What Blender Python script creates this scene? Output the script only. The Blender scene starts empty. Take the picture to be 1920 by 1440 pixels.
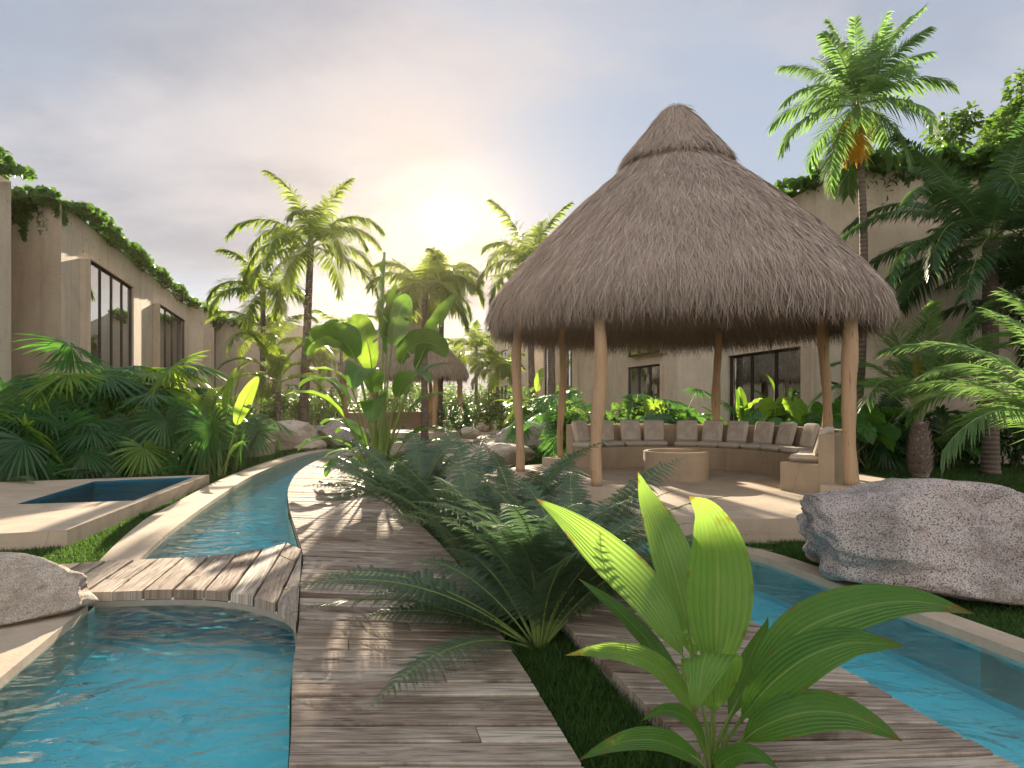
import bpy, math, random
import numpy as np
from mathutils import Vector, Matrix, geometry as mgeo

R_ = math.radians
rng = np.random.default_rng(7)
random.seed(7)
SC = bpy.context.scene
COL = SC.collection

# ------------------------------------------------------------------ camera, light, exposure
CAM_Z = 1.65
F_PX, HOR = 1200.0, 757.0           # focal length in photo pixels, horizon row
cam = bpy.data.cameras.new('camera')
cam.sensor_width = 36.0
cam.lens = 36.0 * F_PX / 1920.0
cam.shift_y = (HOR - 720.0) / 1920.0
cam.clip_start, cam.clip_end = 0.05, 3000
cam_o = bpy.data.objects.new('camera', cam)
cam_o.location = (0, 0, CAM_Z)
cam_o.rotation_euler = (R_(90), 0, 0)
COL.objects.link(cam_o)
SC.camera = cam_o

SUN_AZ, SUN_EL = -10.0, 15.8
GLOW_AZ = -5.8                       # visible sun glow, drawn into the sky apart from the sun lamp
SUN_DIR = Vector((math.sin(R_(SUN_AZ)) * math.cos(R_(SUN_EL)), math.cos(R_(SUN_AZ)) * math.cos(R_(SUN_EL)), math.sin(R_(SUN_EL))))
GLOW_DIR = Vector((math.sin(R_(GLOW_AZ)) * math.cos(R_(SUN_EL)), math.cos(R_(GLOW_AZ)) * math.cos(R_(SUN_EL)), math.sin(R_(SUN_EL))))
sun = bpy.data.lights.new('sun', 'SUN')
sun.energy, sun.angle, sun.color = 5.0, R_(0.5), (1.0, 0.84, 0.64)
sun_o = bpy.data.objects.new('sun', sun)
sun_o.rotation_euler = (-SUN_DIR).to_track_quat('-Z', 'Y').to_euler()
sun_o.location = (-4, 40, 12)
COL.objects.link(sun_o)

SC.view_settings.view_transform = 'Standard'
SC.view_settings.look = 'None'
SC.view_settings.gamma = 1.0
SC.view_settings.exposure = 1.75
SC.render.engine = 'CYCLES'
SC.cycles.max_bounces = 8
SC.cycles.diffuse_bounces = 4
SC.cycles.glossy_bounces = 3
SC.cycles.transmission_bounces = 6
SC.cycles.transparent_max_bounces = 8
SC.cycles.volume_bounces = 0
SC.cycles.sample_clamp_indirect = 5.0
SC.cycles.sample_clamp_direct = 24.0
SC.cycles.use_denoising = True

def make_world():
    w = bpy.data.worlds.new('World'); SC.world = w; w.use_nodes = True
    nt = w.node_tree; nt.nodes.clear()
    N = lambda t: nt.nodes.new(t)
    L = lambda a, b: nt.links.new(a, b)
    def math_(op, a, b=None, c=None, clamp=False):
        n = N('ShaderNodeMath'); n.operation = op; n.use_clamp = clamp
        for i, v in enumerate((a, b, c)):
            if v is None: continue
            if isinstance(v, (int, float)): n.inputs[i].default_value = v
            else: L(v, n.inputs[i])
        return n.outputs[0]
    def mix(f, a, b, mode='MIX'):
        n = N('ShaderNodeMix'); n.data_type = 'RGBA'; n.blend_type = mode; n.clamp_result = False
        for s, v in ((n.inputs['Factor'], f), (n.inputs[6], a), (n.inputs[7], b)):
            if isinstance(v, (int, float)): s.default_value = v
            elif isinstance(v, tuple): s.default_value = (*v, 1)
            else: L(v, s)
        return n.outputs[2]
    sky = N('ShaderNodeTexSky'); sky.sky_type = 'NISHITA'; sky.sun_disc = False
    sky.sun_elevation = R_(SUN_EL); sky.sun_rotation = R_(SUN_AZ)
    sky.air_density = 1.0; sky.dust_density = 1.2; sky.ozone_density = 1.5
    tc = N('ShaderNodeTexCoord'); d = tc.outputs['Generated']
    sp = N('ShaderNodeSeparateXYZ'); L(d, sp.inputs[0])
    den = math_('ADD', math_('MAXIMUM', sp.outputs[2], 0.0), 0.22)
    cb = N('ShaderNodeCombineXYZ')
    L(math_('DIVIDE', sp.outputs[0], den), cb.inputs[0]); L(math_('DIVIDE', sp.outputs[1], den), cb.inputs[1])
    def noise(scale, detail, rough, dist, off):
        mp = N('ShaderNodeMapping'); L(cb.outputs[0], mp.inputs[0]); mp.inputs['Location'].default_value = off
        mp.inputs['Rotation'].default_value = (0, 0, R_(25)); mp.inputs['Scale'].default_value = (0.75, 1.25, 1)
        n = N('ShaderNodeTexNoise'); L(mp.outputs[0], n.inputs['Vector'])
        n.inputs['Scale'].default_value = scale; n.inputs['Detail'].default_value = detail
        n.inputs['Roughness'].default_value = rough; n.inputs['Distortion'].default_value = dist
        return n.outputs[0]
    def ramp(v, lo, hi):
        n = N('ShaderNodeMapRange'); n.interpolation_type = 'SMOOTHSTEP'
        L(v, n.inputs[0]); n.inputs[1].default_value = lo; n.inputs[2].default_value = hi
        return n.outputs[0]
    K = 6.05
    c3 = lambda r, g, b: (r * K, g * K, b * K)
    n1 = noise(0.95, 7, 0.55, 0.4, (3.1, 1.7, 0)); n2 = noise(1.7, 7, 0.52, 0.25, (7.7, 2.2, 4)); n3 = noise(0.45, 3, 0.5, 0.3, (1.2, 5.2, 2))
    cover = ramp(n1, 0.34, 0.60)
    # angle to the drawn sun glow
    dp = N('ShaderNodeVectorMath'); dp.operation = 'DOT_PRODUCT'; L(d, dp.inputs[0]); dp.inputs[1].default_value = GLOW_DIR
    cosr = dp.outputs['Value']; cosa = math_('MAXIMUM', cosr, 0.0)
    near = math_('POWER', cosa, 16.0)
    zpos = math_('MAXIMUM', sp.outputs[2], 0.0)
    low = math_('POWER', math_('SUBTRACT', 1.0, zpos), 6.0)
    cool = mix(ramp(n2, 0.36, 0.64), c3(.36, .405, .49), c3(.68, .67, .71))
    warm = mix(ramp(n2, 0.36, 0.64), c3(.52, .48, .50), c3(.76, .68, .65))
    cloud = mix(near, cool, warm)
    cloud = mix(math_('MULTIPLY', low, 0.8), cloud, c3(.76, .66, .58))
    clear = mix(0.92, sky.outputs[0], c3(.44, .52, .65))
    skyb = mix(math_('MULTIPLY', low, 0.7), clear, c3(.72, .76, .84))
    base = mix(math_('MULTIPLY', cover, 0.88), skyb, cloud)
    base = mix(ramp(n3, .42, .66), base, mix(1.0, base, (1.14, 1.10, 1.08), 'MULTIPLY'))
    # sky behind the camera brightened as added fill for camera-facing surfaces
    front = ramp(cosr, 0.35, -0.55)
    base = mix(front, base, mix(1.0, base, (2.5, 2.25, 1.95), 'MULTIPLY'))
    # aureole and disc of the visible sun, drawn around the glow direction
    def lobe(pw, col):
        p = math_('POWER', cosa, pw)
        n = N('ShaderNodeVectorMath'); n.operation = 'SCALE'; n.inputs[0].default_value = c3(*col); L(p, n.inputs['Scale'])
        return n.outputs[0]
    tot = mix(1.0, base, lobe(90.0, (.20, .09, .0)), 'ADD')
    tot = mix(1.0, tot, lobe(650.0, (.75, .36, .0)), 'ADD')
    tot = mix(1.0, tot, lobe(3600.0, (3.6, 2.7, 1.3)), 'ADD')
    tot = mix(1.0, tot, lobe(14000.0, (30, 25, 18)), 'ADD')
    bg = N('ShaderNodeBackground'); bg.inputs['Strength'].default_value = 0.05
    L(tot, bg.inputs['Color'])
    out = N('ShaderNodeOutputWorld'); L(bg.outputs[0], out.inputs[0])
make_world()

# ------------------------------------------------------------------ helpers
def U(px, py, z=0.0):
    """world x, y of a photo pixel on the level z"""
    d = F_PX * (CAM_Z - z) / (py - HOR)
    return ((px - 960.0) / F_PX * d, d)
def PX(px, d): return (px - 960.0) / F_PX * d
def ZY(py, d): return CAM_Z + (HOR - py) / F_PX * d
def W3(px, py, d): return np.array((PX(px, d), d, ZY(py, d)))

class Geo:
    def __init__(s): s.V = []; s.F = []; s.M = []; s.L = []; s.n = 0
    def add(s, V, F, luv=None, mi=0):
        V = np.asarray(V, float).reshape(-1, 3)
        if luv is None: luv = np.zeros((len(V), 3))
        s.V.append(V); s.L.append(np.asarray(luv, float).reshape(-1, 3))
        for f in (F if isinstance(F, list) else [F]):
            f = np.asarray(f, int)
            if f.size == 0: continue
            s.F.append(f + s.n); s.M.append(np.full(len(f), mi))
        s.n += len(V)
    def build(s, name, mats, parent=None, smooth=True):
        return link(name, s.mesh(name, mats, smooth), parent)
    def mesh(s, name, mats, smooth=True):
        me = bpy.data.meshes.new(name)
        V = np.concatenate(s.V) if s.V else np.zeros((0, 3))
        me.vertices.add(len(V)); me.vertices.foreach_set('co', V.astype(np.float32).ravel())
        tot = np.concatenate([np.full(len(f), f.shape[1]) for f in s.F])
        idx = np.concatenate([f.ravel() for f in s.F])
        me.loops.add(len(idx)); me.loops.foreach_set('vertex_index', idx.astype(np.int32))
        me.polygons.add(len(tot))
        st = np.concatenate([[0], np.cumsum(tot)[:-1]])
        me.polygons.foreach_set('loop_start', st.astype(np.int32))
        me.polygons.foreach_set('material_index', np.concatenate(s.M).astype(np.int32))
        me.polygons.foreach_set('use_smooth', np.full(len(tot), bool(smooth)))
        a = me.attributes.new('luv', 'FLOAT_VECTOR', 'POINT')
        a.data.foreach_set('vector', np.concatenate(s.L).astype(np.float32).ravel())
        for m in (mats if isinstance(mats, (list, tuple)) else [mats]): me.materials.append(m)
        me.update(calc_edges=True)
        return me
    # ---- primitives
    def box(s, lo, hi, mi=0, rnd=None, rot=0.0, about=None):
        (x0, y0, z0), (x1, y1, z1) = lo, hi
        V = np.array([(x0, y0, z0), (x1, y0, z0), (x1, y1, z0), (x0, y1, z0), (x0, y0, z1), (x1, y0, z1), (x1, y1, z1), (x0, y1, z1)], float)
        if rot:
            c, n = math.cos(rot), math.sin(rot); a = np.array(about if about is not None else V.mean(0))
            D = V - a; V = np.stack([D[:, 0] * c - D[:, 1] * n, D[:, 0] * n + D[:, 1] * c, D[:, 2]], 1) + a
        s.add(V, [[(0, 3, 2, 1), (4, 5, 6, 7), (0, 1, 5, 4), (1, 2, 6, 5), (2, 3, 7, 6), (3, 0, 4, 7)]], mi=mi)
    def tube(s, P, r, n=8, mi=0, cap=True, luvr=0.0, wob=0.0):
        P = np.asarray(P, float); m = len(P); r = np.broadcast_to(np.asarray(r, float), (m,))
        T = np.gradient(P, axis=0); T /= np.linalg.norm(T, axis=1)[:, None] + 1e-9
        ref = np.array((0, 0, 1.0)) if abs(T[0, 2]) < 0.8 else np.array((1.0, 0, 0))
        A = np.cross(T, ref); A /= np.linalg.norm(A, axis=1)[:, None] + 1e-9
        B = np.cross(T, A)
        th = np.linspace(0, 2 * math.pi, n, endpoint=False)
        rr = r[:, None] * (1 + wob * rng.standard_normal((m, n)))
        V = P[:, None] + rr[..., None] * (A[:, None] * np.cos(th)[None, :, None] + B[:, None] * np.sin(th)[None, :, None])
        i, j = np.meshgrid(np.arange(m - 1), np.arange(n), indexing='ij'); j2 = (j + 1) % n
        F = np.stack([i * n + j, i * n + j2, (i + 1) * n + j2, (i + 1) * n + j], -1).reshape(-1, 4)
        seg = np.concatenate([[0], np.cumsum(np.linalg.norm(np.diff(P, axis=0), axis=1))])
        luv = np.stack([np.broadcast_to(th[None], (m, n)), np.broadcast_to(seg[:, None], (m, n)), np.full((m, n), luvr)], -1)
        s.add(V.reshape(-1, 3), [F], luv.reshape(-1, 3), mi)
        if cap:
            s.F.append(np.array([[s.n - n + k for k in range(n)]])); s.M.append(np.array([mi]))
            s.F.append(np.array([[s.n - m * n + k for k in reversed(range(n))]])); s.M.append(np.array([mi]))
    def strips(s, B, D, S, L, W, prof, droop=0.0, mi=0, fold=None, curl=None):
        """many ribbons at once: base, direction, width axis, length, half width"""
        B, D, S = (np.asarray(a, float) for a in (B, D, S)); n = len(B)
        L = np.broadcast_to(np.asarray(L, float), (n,)); W = np.broadcast_to(np.asarray(W, float), (n,))
        droop = np.broadcast_to(np.asarray(droop, float), (n,))
        K = len(prof) - 1; t = np.linspace(0, 1, K + 1)
        C = B[:, None] + D[:, None] * (L[:, None] * t)[..., None]
        C[..., 2] -= (droop * L)[:, None] * t ** 2
        if curl is not None: C = C + np.asarray(curl)[:, None] * (L[:, None] * t ** 2)[..., None]
        hw = W[:, None] * np.asarray(prof)[None]
        V = np.stack([C - S[:, None] * hw[..., None], C + S[:, None] * hw[..., None]], 2)
        rnd = rng.random(n)
        luv = np.zeros((n, K + 1, 2, 3)); luv[..., 0, 0] = -1; luv[..., 1, 0] = 1
        luv[..., 1] = t[None, :, None]; luv[..., 2] = rnd[:, None, None]
        k = np.arange(K); b = (np.arange(n) * (K + 1) * 2)[:, None] + 2 * k[None]
        F = np.stack([b, b + 1, b + 3, b + 2], -1).reshape(-1, 4)
        s.add(V.reshape(-1, 3), [F], luv.reshape(-1, 3), mi)
    def blade(s, P, hw, nrm, na=6, vfold=0.15, wave=0.0, wn=5, mi=0, rnd=None, slits=(), curlx=0.0):
        """a leaf blade along the spine P"""
        P = np.asarray(P, float); m = len(P); hw = np.asarray(hw, float)
        T = np.gradient(P, axis=0); T /= np.linalg.norm(T, axis=1)[:, None] + 1e-9
        nrm = np.broadcast_to(np.asarray(nrm, float), (m, 3))
        S = np.cross(T, nrm); S /= np.linalg.norm(S, axis=1)[:, None] + 1e-9
        Nn = np.cross(S, T)
        u = np.linspace(-1, 1, na + 1); v = np.linspace(0, 1, m)
        up = vfold * np.abs(u) - curlx * u ** 2
        off = up[None] + wave * np.sin(v[:, None] * wn * 6.28 + u[None] * 2) * np.abs(u)[None]
        V = P[:, None] + S[:, None] * (hw[:, None] * u[None])[..., None] + Nn[:, None] * (hw[:, None] * off)[..., None]
        i, j = np.meshgrid(np.arange(m - 1), np.arange(na), indexing='ij'); w = na + 1
        F = np.stack([i * w + j, i * w + j + 1, (i + 1) * w + j + 1, (i + 1) * w + j], -1).reshape(-1, 4)
        if slits:
            keep = np.ones((m - 1, na), bool)
            for (row, side, inner) in slits:
                h = na // 2
                if side > 0: keep[row, h + inner:] = False
                else: keep[row, :h - inner] = False
            F = F[keep.ravel()]
        luv = np.stack([np.broadcast_to(u[None], (m, w)), np.broadcast_to(v[:, None], (m, w)), np.full((m, w), rng.random() if rnd is None else rnd)], -1)
        s.add(V.reshape(-1, 3), [F], luv.reshape(-1, 3), mi)

def link(name, me, parent=None):
    o = bpy.data.objects.new(name, me); COL.objects.link(o)
    if parent is not None: o.parent = parent
    return o
def tag(o, label=None, cat=None, group=None, kind=None):
    if label: o['label'] = label
    if cat: o['category'] = cat
    if group: o['group'] = group
    if kind: o['kind'] = kind
    return o
def thing(name, label, cat, loc=(0, 0, 0), group=None, rz=0.0):
    o = bpy.data.objects.new(name, None); COL.objects.link(o)
    o.empty_display_size = 0.2; o.location = loc; o.rotation_euler = (0, 0, rz)
    return tag(o, label, cat, group)
def put(name, me, parent, loc=(0, 0, 0), rot=(0, 0, 0), sc=1.0):
    o = link(name, me, parent); o.location = loc; o.rotation_euler = rot
    o.scale = (sc, sc, sc) if isinstance(sc, (int, float)) else sc
    return o
def poly_sheet(pts, z, holes=()):
    """triangles of a flat polygon with holes"""
    vs, es = [], []
    for lp in [pts] + list(holes):
        k = len(vs); n = len(lp); vs += [Vector((float(p[0]), float(p[1]))) for p in lp]; es += [(k + q, k + (q + 1) % n) for q in range(n)]
    vo, eo, fo, *_ = mgeo.delaunay_2d_cdt(vs, es, [], 0, 1e-6)
    V = np.array([(v[0], v[1], z) for v in vo]); F = np.array([f for f in fo])
    c = V[F].mean(1)[:, :2]; ok = inside(c, pts)
    for h in holes: ok &= ~inside(c, h)
    F = F[ok]; u = V[F[:, 1]] - V[F[:, 0]]; w = V[F[:, 2]] - V[F[:, 0]]
    flip = u[:, 0] * w[:, 1] - u[:, 1] * w[:, 0] < 0; F[flip] = F[flip][:, ::-1]
    return V, F
def area2(p): 
    p = np.asarray(p); x, y = p[:, 0], p[:, 1]
    return np.sum(x * np.roll(y, -1) - np.roll(x, -1) * y)
def prism(g, pts, z0, z1, mi=0, bottom=False):
    pts = np.asarray(pts, float)
    if area2(pts) < 0: pts = pts[::-1]
    V, F = poly_sheet(pts, z1); g.add(V, [F], V, mi)
    n = len(pts)
    for k in range(n):
        a, b = pts[k], pts[(k + 1) % n]
        W = [(a[0], a[1], z0), (b[0], b[1], z0), (b[0], b[1], z1), (a[0], a[1], z1)]
        g.add(W, [[(0, 1, 2, 3)]], W, mi)
def smooth_curve(P, n):
    """Catmull-Rom through the points, n samples"""
    P = np.asarray(P, float); P = np.vstack([2 * P[0] - P[1], P, 2 * P[-1] - P[-2]])
    m = len(P) - 3; out = []
    for t in np.linspace(0, m - 1e-6, n):
        i = int(t); f = t - i; a, b, c, d = P[i:i + 4]
        out.append(0.5 * (2 * b + (c - a) * f + (2 * a - 5 * b + 4 * c - d) * f * f + (3 * b - a - 3 * c + d) * f ** 3))
    return np.array(out)
def inside(P, poly):
    poly = np.asarray(poly); x, y = P[:, 0], P[:, 1]; c = np.zeros(len(P), bool); n = len(poly); j = n - 1
    for i in range(n):
        xi, yi = poly[i]; xj, yj = poly[j]
        k = ((yi > y) != (yj > y)) & (x < (xj - xi) * (y - yi) / (yj - yi + 1e-12) + xi)
        c ^= k; j = i
    return c
def vnoise(P, seed=0, octs=4, scale=1.0):
    """cheap smooth 3d noise"""
    r = np.random.default_rng(seed); out = np.zeros(len(P)); a, s = 1.0, scale
    for _ in range(octs):
        for _ in range(3):
            k = r.standard_normal(3) * s; out += a / 3 * np.sin(P @ k * 2 + r.random() * 6.28 + 1.3 * np.sin(P @ (r.standard_normal(3) * s)))
        a *= 0.5; s *= 2.1
    return out

# ------------------------------------------------------------------ materials
class Mat:
    def __init__(s, name):
        s.m = bpy.data.materials.new(name); s.m.use_nodes = True; s.nt = s.m.node_tree; s.nt.nodes.clear()
        s.out = s.n('ShaderNodeOutputMaterial')
    def n(s, t, **kw):
        x = s.nt.nodes.new(t)
        for k, v in kw.items(): setattr(x, k, v)
        return x
    def l(s, a, b): s.nt.links.new(a, b)
    def set(s, sock, v):
        if v is None: return
        if hasattr(v, 'is_output') or isinstance(v, bpy.types.NodeSocket): s.l(v, sock)
        elif isinstance(v, tuple) and len(v) == 3 and sock.type == 'RGBA': sock.default_value = (*v, 1)
        else: sock.default_value = v
    def obj(s): return s.n('ShaderNodeTexCoord').outputs['Object']
    def pos(s): return s.n('ShaderNodeNewGeometry').outputs['Position']
    def luv(s):
        a = s.n('ShaderNodeAttribute', attribute_name='luv'); x = s.n('ShaderNodeSeparateXYZ'); s.l(a.outputs['Vector'], x.inputs[0])
        return a.outputs['Vector'], x.outputs[0], x.outputs[1], x.outputs[2]
    def math(s, op, a, b=None, c=None, clamp=False):
        x = s.n('ShaderNodeMath', operation=op, use_clamp=clamp)
        for i, v in enumerate((a, b, c)): s.set(x.inputs[i], v)
        return x.outputs[0]
    def map(s, v, scale=(1, 1, 1), loc=(0, 0, 0), rot=(0, 0, 0)):
        x = s.n('ShaderNodeMapping'); s.l(v, x.inputs[0]); x.inputs['Scale'].default_value = scale
        x.inputs['Location'].default_value = loc; x.inputs['Rotation'].default_value = rot
        return x.outputs[0]
    def noise(s, vec, scale, detail=4, rough=0.55, dist=0.0):
        x = s.n('ShaderNodeTexNoise'); s.l(vec, x.inputs['Vector'])
        x.inputs['Scale'].default_value = scale; x.inputs['Detail'].default_value = detail
        x.inputs['Roughness'].default_value = rough; x.inputs['Distortion'].default_value = dist
        return x.outputs[0]
    def voro(s, vec, scale, feature='F1', out='Distance', rnd=1.0):
        x = s.n('ShaderNodeTexVoronoi', feature=feature); s.l(vec, x.inputs['Vector']); x.inputs['Scale'].default_value = scale
        x.inputs['Randomness'].default_value = rnd
        return x.outputs[out]
    def ramp(s, v, lo, hi, a=0.0, b=1.0):
        x = s.n('ShaderNodeMapRange', interpolation_type='SMOOTHSTEP'); s.set(x.inputs[0], v)
        for i, q in enumerate((lo, hi, a, b)): x.inputs[i + 1].default_value = q
        return x.outputs[0]
    def mix(s, f, a, b, mode='MIX'):
        x = s.n('ShaderNodeMix', data_type='RGBA', blend_type=mode)
        s.set(x.inputs['Factor'], f); s.set(x.inputs[6], a); s.set(x.inputs[7], b)
        return x.outputs[2]
    def scale(s, c, f):
        x = s.n('ShaderNodeVectorMath', operation='SCALE'); s.set(x.inputs[0], c); s.set(x.inputs['Scale'], f)
        return x.outputs[0]
    def bump(s, h, strength=0.3, dist=0.01, nrm=None):
        x = s.n('ShaderNodeBump'); s.l(h, x.inputs['Height']); x.inputs['Strength'].default_value = strength
        x.inputs['Distance'].default_value = dist
        if nrm is not None: s.l(nrm, x.inputs['Normal'])
        return x.outputs[0]
    def pbr(s, base, rough=0.8, nrm=None, spec=0.3, metal=0.0):
        x = s.n('ShaderNodeBsdfPrincipled'); s.set(x.inputs['Base Color'], base); s.set(x.inputs['Roughness'], rough)
        x.inputs['Specular IOR Level'].default_value = spec; x.inputs['Metallic'].default_value = metal
        if nrm is not None: s.l(nrm, x.inputs['Normal'])
        return x.outputs[0]
    def done(s, sh): s.l(sh, s.out.inputs[0]); return s.m
    def rnd(s): return s.n('ShaderNodeObjectInfo').outputs['Random']

def leaf_mat(name, c1, c2, tr, tf=0.42, rough=0.42, spec=0.45, rib=None, veins=0.0, vscale=22.0, tip=None):
    m = Mat(name); vec, u, v, r = m.luv(); o = m.rnd()
    k = m.math('FRACT', m.math('ADD', m.math('MULTIPLY', r, 0.6), m.math('MULTIPLY', o, 0.9)))
    c = m.mix(k, c1, c2)
    nz = m.noise(m.obj(), 6.0, 4)
    c = m.mix(0.35, c, m.mix(m.ramp(nz, .35, .65), (.45, .5, .4), (1.2, 1.15, 1.1)), 'MULTIPLY')
    h = None
    if veins:
        w = m.math('SINE', m.math('ADD', m.math('MULTIPLY', m.math('ABSOLUTE', u), vscale * .25), m.math('MULTIPLY', v, -vscale * 3)))
        h = m.math('MULTIPLY', w, 1.0)
        c = m.mix(m.ramp(w, .2, 1, 0, veins), c, m.scale(c, 1.5))
    t = m.mix(.5, tr, m.scale(c, 2.6))
    if tip is not None:
        tt = m.math('MULTIPLY', m.ramp(v, .35, 1.0), m.ramp(o, .25, .8))
        c = m.mix(tt, c, tip); t = m.mix(tt, t, m.scale(tip, 1.6))
    if rib is not None:
        f = m.ramp(m.math('ABSOLUTE', u), 0.02, 0.07, 1.0, 0.0)
        c = m.mix(f, c, rib)
    nrm = m.bump(h, .25, .004) if h is not None else None
    x = m.n('ShaderNodeMixShader'); x.inputs[0].default_value = tf
    tl = m.n('ShaderNodeBsdfTranslucent'); m.set(tl.inputs[0], t)
    m.l(m.pbr(c, rough, nrm, spec), x.inputs[1]); m.l(tl.outputs[0], x.inputs[2])
    return m.done(x.outputs[0])

def stem_mat(name, c1, c2, rough=.6, sc=30):
    m = Mat(name); n = m.noise(m.map(m.obj(), (1, 1, .15)), sc, 3)
    return m.done(m.pbr(m.mix(n, c1, c2), rough, m.bump(n, .3, .004)))

def trunk_mat(name, c1, c2, ring=9.0):
    m = Mat(name); vec, u, v, r = m.luv()
    w = m.math('SINE', m.math('ADD', m.math('MULTIPLY', v, ring * 6.28), m.math('MULTIPLY', m.noise(m.obj(), 3.0, 3), 4.0)))
    n = m.noise(m.map(m.obj(), (1, 1, .12)), 26, 5, .65)
    n2 = m.noise(m.obj(), 2.5, 4)
    c = m.mix(n, c1, c2); c = m.mix(m.ramp(w, .75, 1.0, 0, .7), c, (.06, .05, .04)); c = m.mix(m.ramp(n2, .45, .7, 0, .5), c, m.scale(c, 1.7))
    return m.done(m.pbr(c, .85, m.bump(m.math('ADD', m.math('MULTIPLY', w, -.6), n), .6, .02)))

def stucco_mat(name, c1, c2):
    m = Mat(name); p = m.pos()
    big = m.noise(p, .45, 5, .6, .4); mid = m.noise(m.map(p, (1, 1, .35)), 3.0, 6, .65); fine = m.noise(p, 55, 4, .7)
    hz = m.noise(m.map(p, (.6, .6, 9)), 1.3, 5, .7)
    c = m.mix(m.ramp(big, .3, .7), c1, c2); c = m.mix(m.ramp(mid, .4, .7, 0, .45), c, m.scale(c, .72))
    c = m.mix(m.ramp(hz, .5, .72, 0, .35), c, m.scale(c, .75)); c = m.mix(m.ramp(fine, .35, .7, 0, .35), c, m.scale(c, .8))
    st = m.noise(m.map(p, (2.6, 2.6, .10)), 1.0, 5, .65); c = m.mix(m.ramp(st, .52, .70, 0, .42), c, m.scale(c, .62))
    ck = m.voro(m.map(p, (1, 1, .8)), .55, 'DISTANCE_TO_EDGE'); c = m.mix(m.ramp(ck, .0, .006, .35, 0), c, m.scale(c, .5))
    return m.done(m.pbr(c, .9, m.bump(m.math('ADD', m.math('MULTIPLY', mid, .6), m.math('MULTIPLY', fine, .35)), .45, .02), .15))

def wood_deck_mat(name):
    m = Mat(name); vec, u, v, r = m.luv()          # u along the board (m), v across (m), r board random
    rr = m.math('MULTIPLY', r, 37.0)
    cv = m.n('ShaderNodeCombineXYZ'); m.l(u, cv.inputs[0]); m.l(v, cv.inputs[1]); m.l(rr, cv.inputs[2])
    grain = m.noise(m.map(cv.outputs[0], (2.2, 42, 1)), 1.0, 7, .68, .8)
    fine = m.noise(m.map(cv.outputs[0], (9, 190, 1)), 1.0, 4, .7)
    blot = m.noise(m.map(cv.outputs[0], (2.2, 5, 1)), 1.0, 5, .6, .6)
    crack = m.noise(m.map(cv.outputs[0], (1.6, 60, 1)), 1.0, 3, .5, 1.6)
    k1 = m.math('FRACT', m.math('MULTIPLY', r, 7.31)); k2 = m.math('FRACT', m.math('MULTIPLY', r, 13.7))
    pale = m.mix(k2, (.62, .535, .435), (.44, .37, .295))
    brown = m.mix(k2, (.165, .11, .075), (.28, .20, .145))
    f = m.math('ADD', m.math('MULTIPLY', k1, .55), m.math('MULTIPLY', m.ramp(blot, .35, .7), .5), clamp=True)
    c = m.mix(f, pale, brown)
    c = m.mix(m.ramp(grain, .40, .66, 0, .85), c, m.scale(c, .36))
    c = m.mix(m.ramp(fine, .5, .75, 0, .45), c, m.scale(c, .55))
    c = m.mix(m.ramp(crack, .66, .72, 0, .9), c, (.05, .035, .025))
    kn = m.voro(m.map(cv.outputs[0], (2.0, 7, 1)), 1.0)
    c = m.mix(m.ramp(kn, .03, .10, .75, 0), c, (.07, .045, .03))
    h = m.math('ADD', m.math('MULTIPLY', grain, -.8), m.math('MULTIPLY', m.ramp(crack, .64, .72), -.8))
    return m.done(m.pbr(c, m.ramp(grain, .3, .7, .7, .9), m.bump(h, .7, .012), .08))

def rock_mat(name, c1=(.56, .49, .445), c2=(.36, .315, .285), dark=(.06, .055, .05), sc=1.0, pink=(.50, .38, .36)):
    m = Mat(name); p = m.obj()
    a = m.noise(p, 1.2 * sc, 5, .6); sp = m.noise(p, 78 * sc, 3, .8); s2 = m.voro(p, 60 * sc); b = m.noise(p, 7 * sc, 6, .7)
    c = m.mix(m.ramp(a, .38, .62), c1, c2); c = m.mix(m.ramp(b, .48, .66, 0, .55), c, pink)
    big = m.noise(m.map(p, (1, 1, .5)), 2.6 * sc, 6, .7, .8); c = m.mix(m.ramp(big, .50, .66, 0, .5), c, m.scale(c, .5))
    vn = m.voro(p, 1.7 * sc, 'DISTANCE_TO_EDGE'); c = m.mix(m.ramp(vn, .0, .03, .45, 0), c, (.62, .57, .54))
    c = m.mix(m.ramp(sp, .48, .60, 0, .95), c, dark); c = m.mix(m.ramp(s2, .0, .22, .6, 0), c, (.62, .58, .55))
    ms = m.noise(p, 3.4 * sc, 5, .7); c = m.mix(m.ramp(ms, .56, .70, 0, .5), c, (.17, .17, .09))
    h = m.math('ADD', m.math('MULTIPLY', b, 1.2), m.math('MULTIPLY', sp, -.5))
    return m.done(m.pbr(c, .85, m.bump(h, .8, .03), .3))

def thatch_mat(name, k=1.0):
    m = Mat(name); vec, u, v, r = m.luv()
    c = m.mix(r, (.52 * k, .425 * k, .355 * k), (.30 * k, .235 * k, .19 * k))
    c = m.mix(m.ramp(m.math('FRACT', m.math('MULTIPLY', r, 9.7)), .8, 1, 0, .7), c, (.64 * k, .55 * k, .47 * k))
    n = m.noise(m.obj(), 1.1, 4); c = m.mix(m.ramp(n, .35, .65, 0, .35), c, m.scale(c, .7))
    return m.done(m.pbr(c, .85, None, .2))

def post_mat(name):
    m = Mat(name); p = m.obj()
    g = m.noise(m.map(p, (1, 1, .06)), 34, 6, .65, .4); b = m.noise(m.map(p, (1, 1, .3)), 3, 4)
    c = m.mix(g, (.52, .36, .215), (.33, .215, .125)); c = m.mix(m.ramp(b, .45, .7, 0, .5), c, (.42, .29, .19))
    ck = m.noise(m.map(p, (1, 1, .035)), 50, 2, .5); c = m.mix(m.ramp(ck, .66, .7, 0, .8), c, (.09, .05, .03))
    return m.done(m.pbr(c, .7, m.bump(g, .5, .012), .3))

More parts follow.
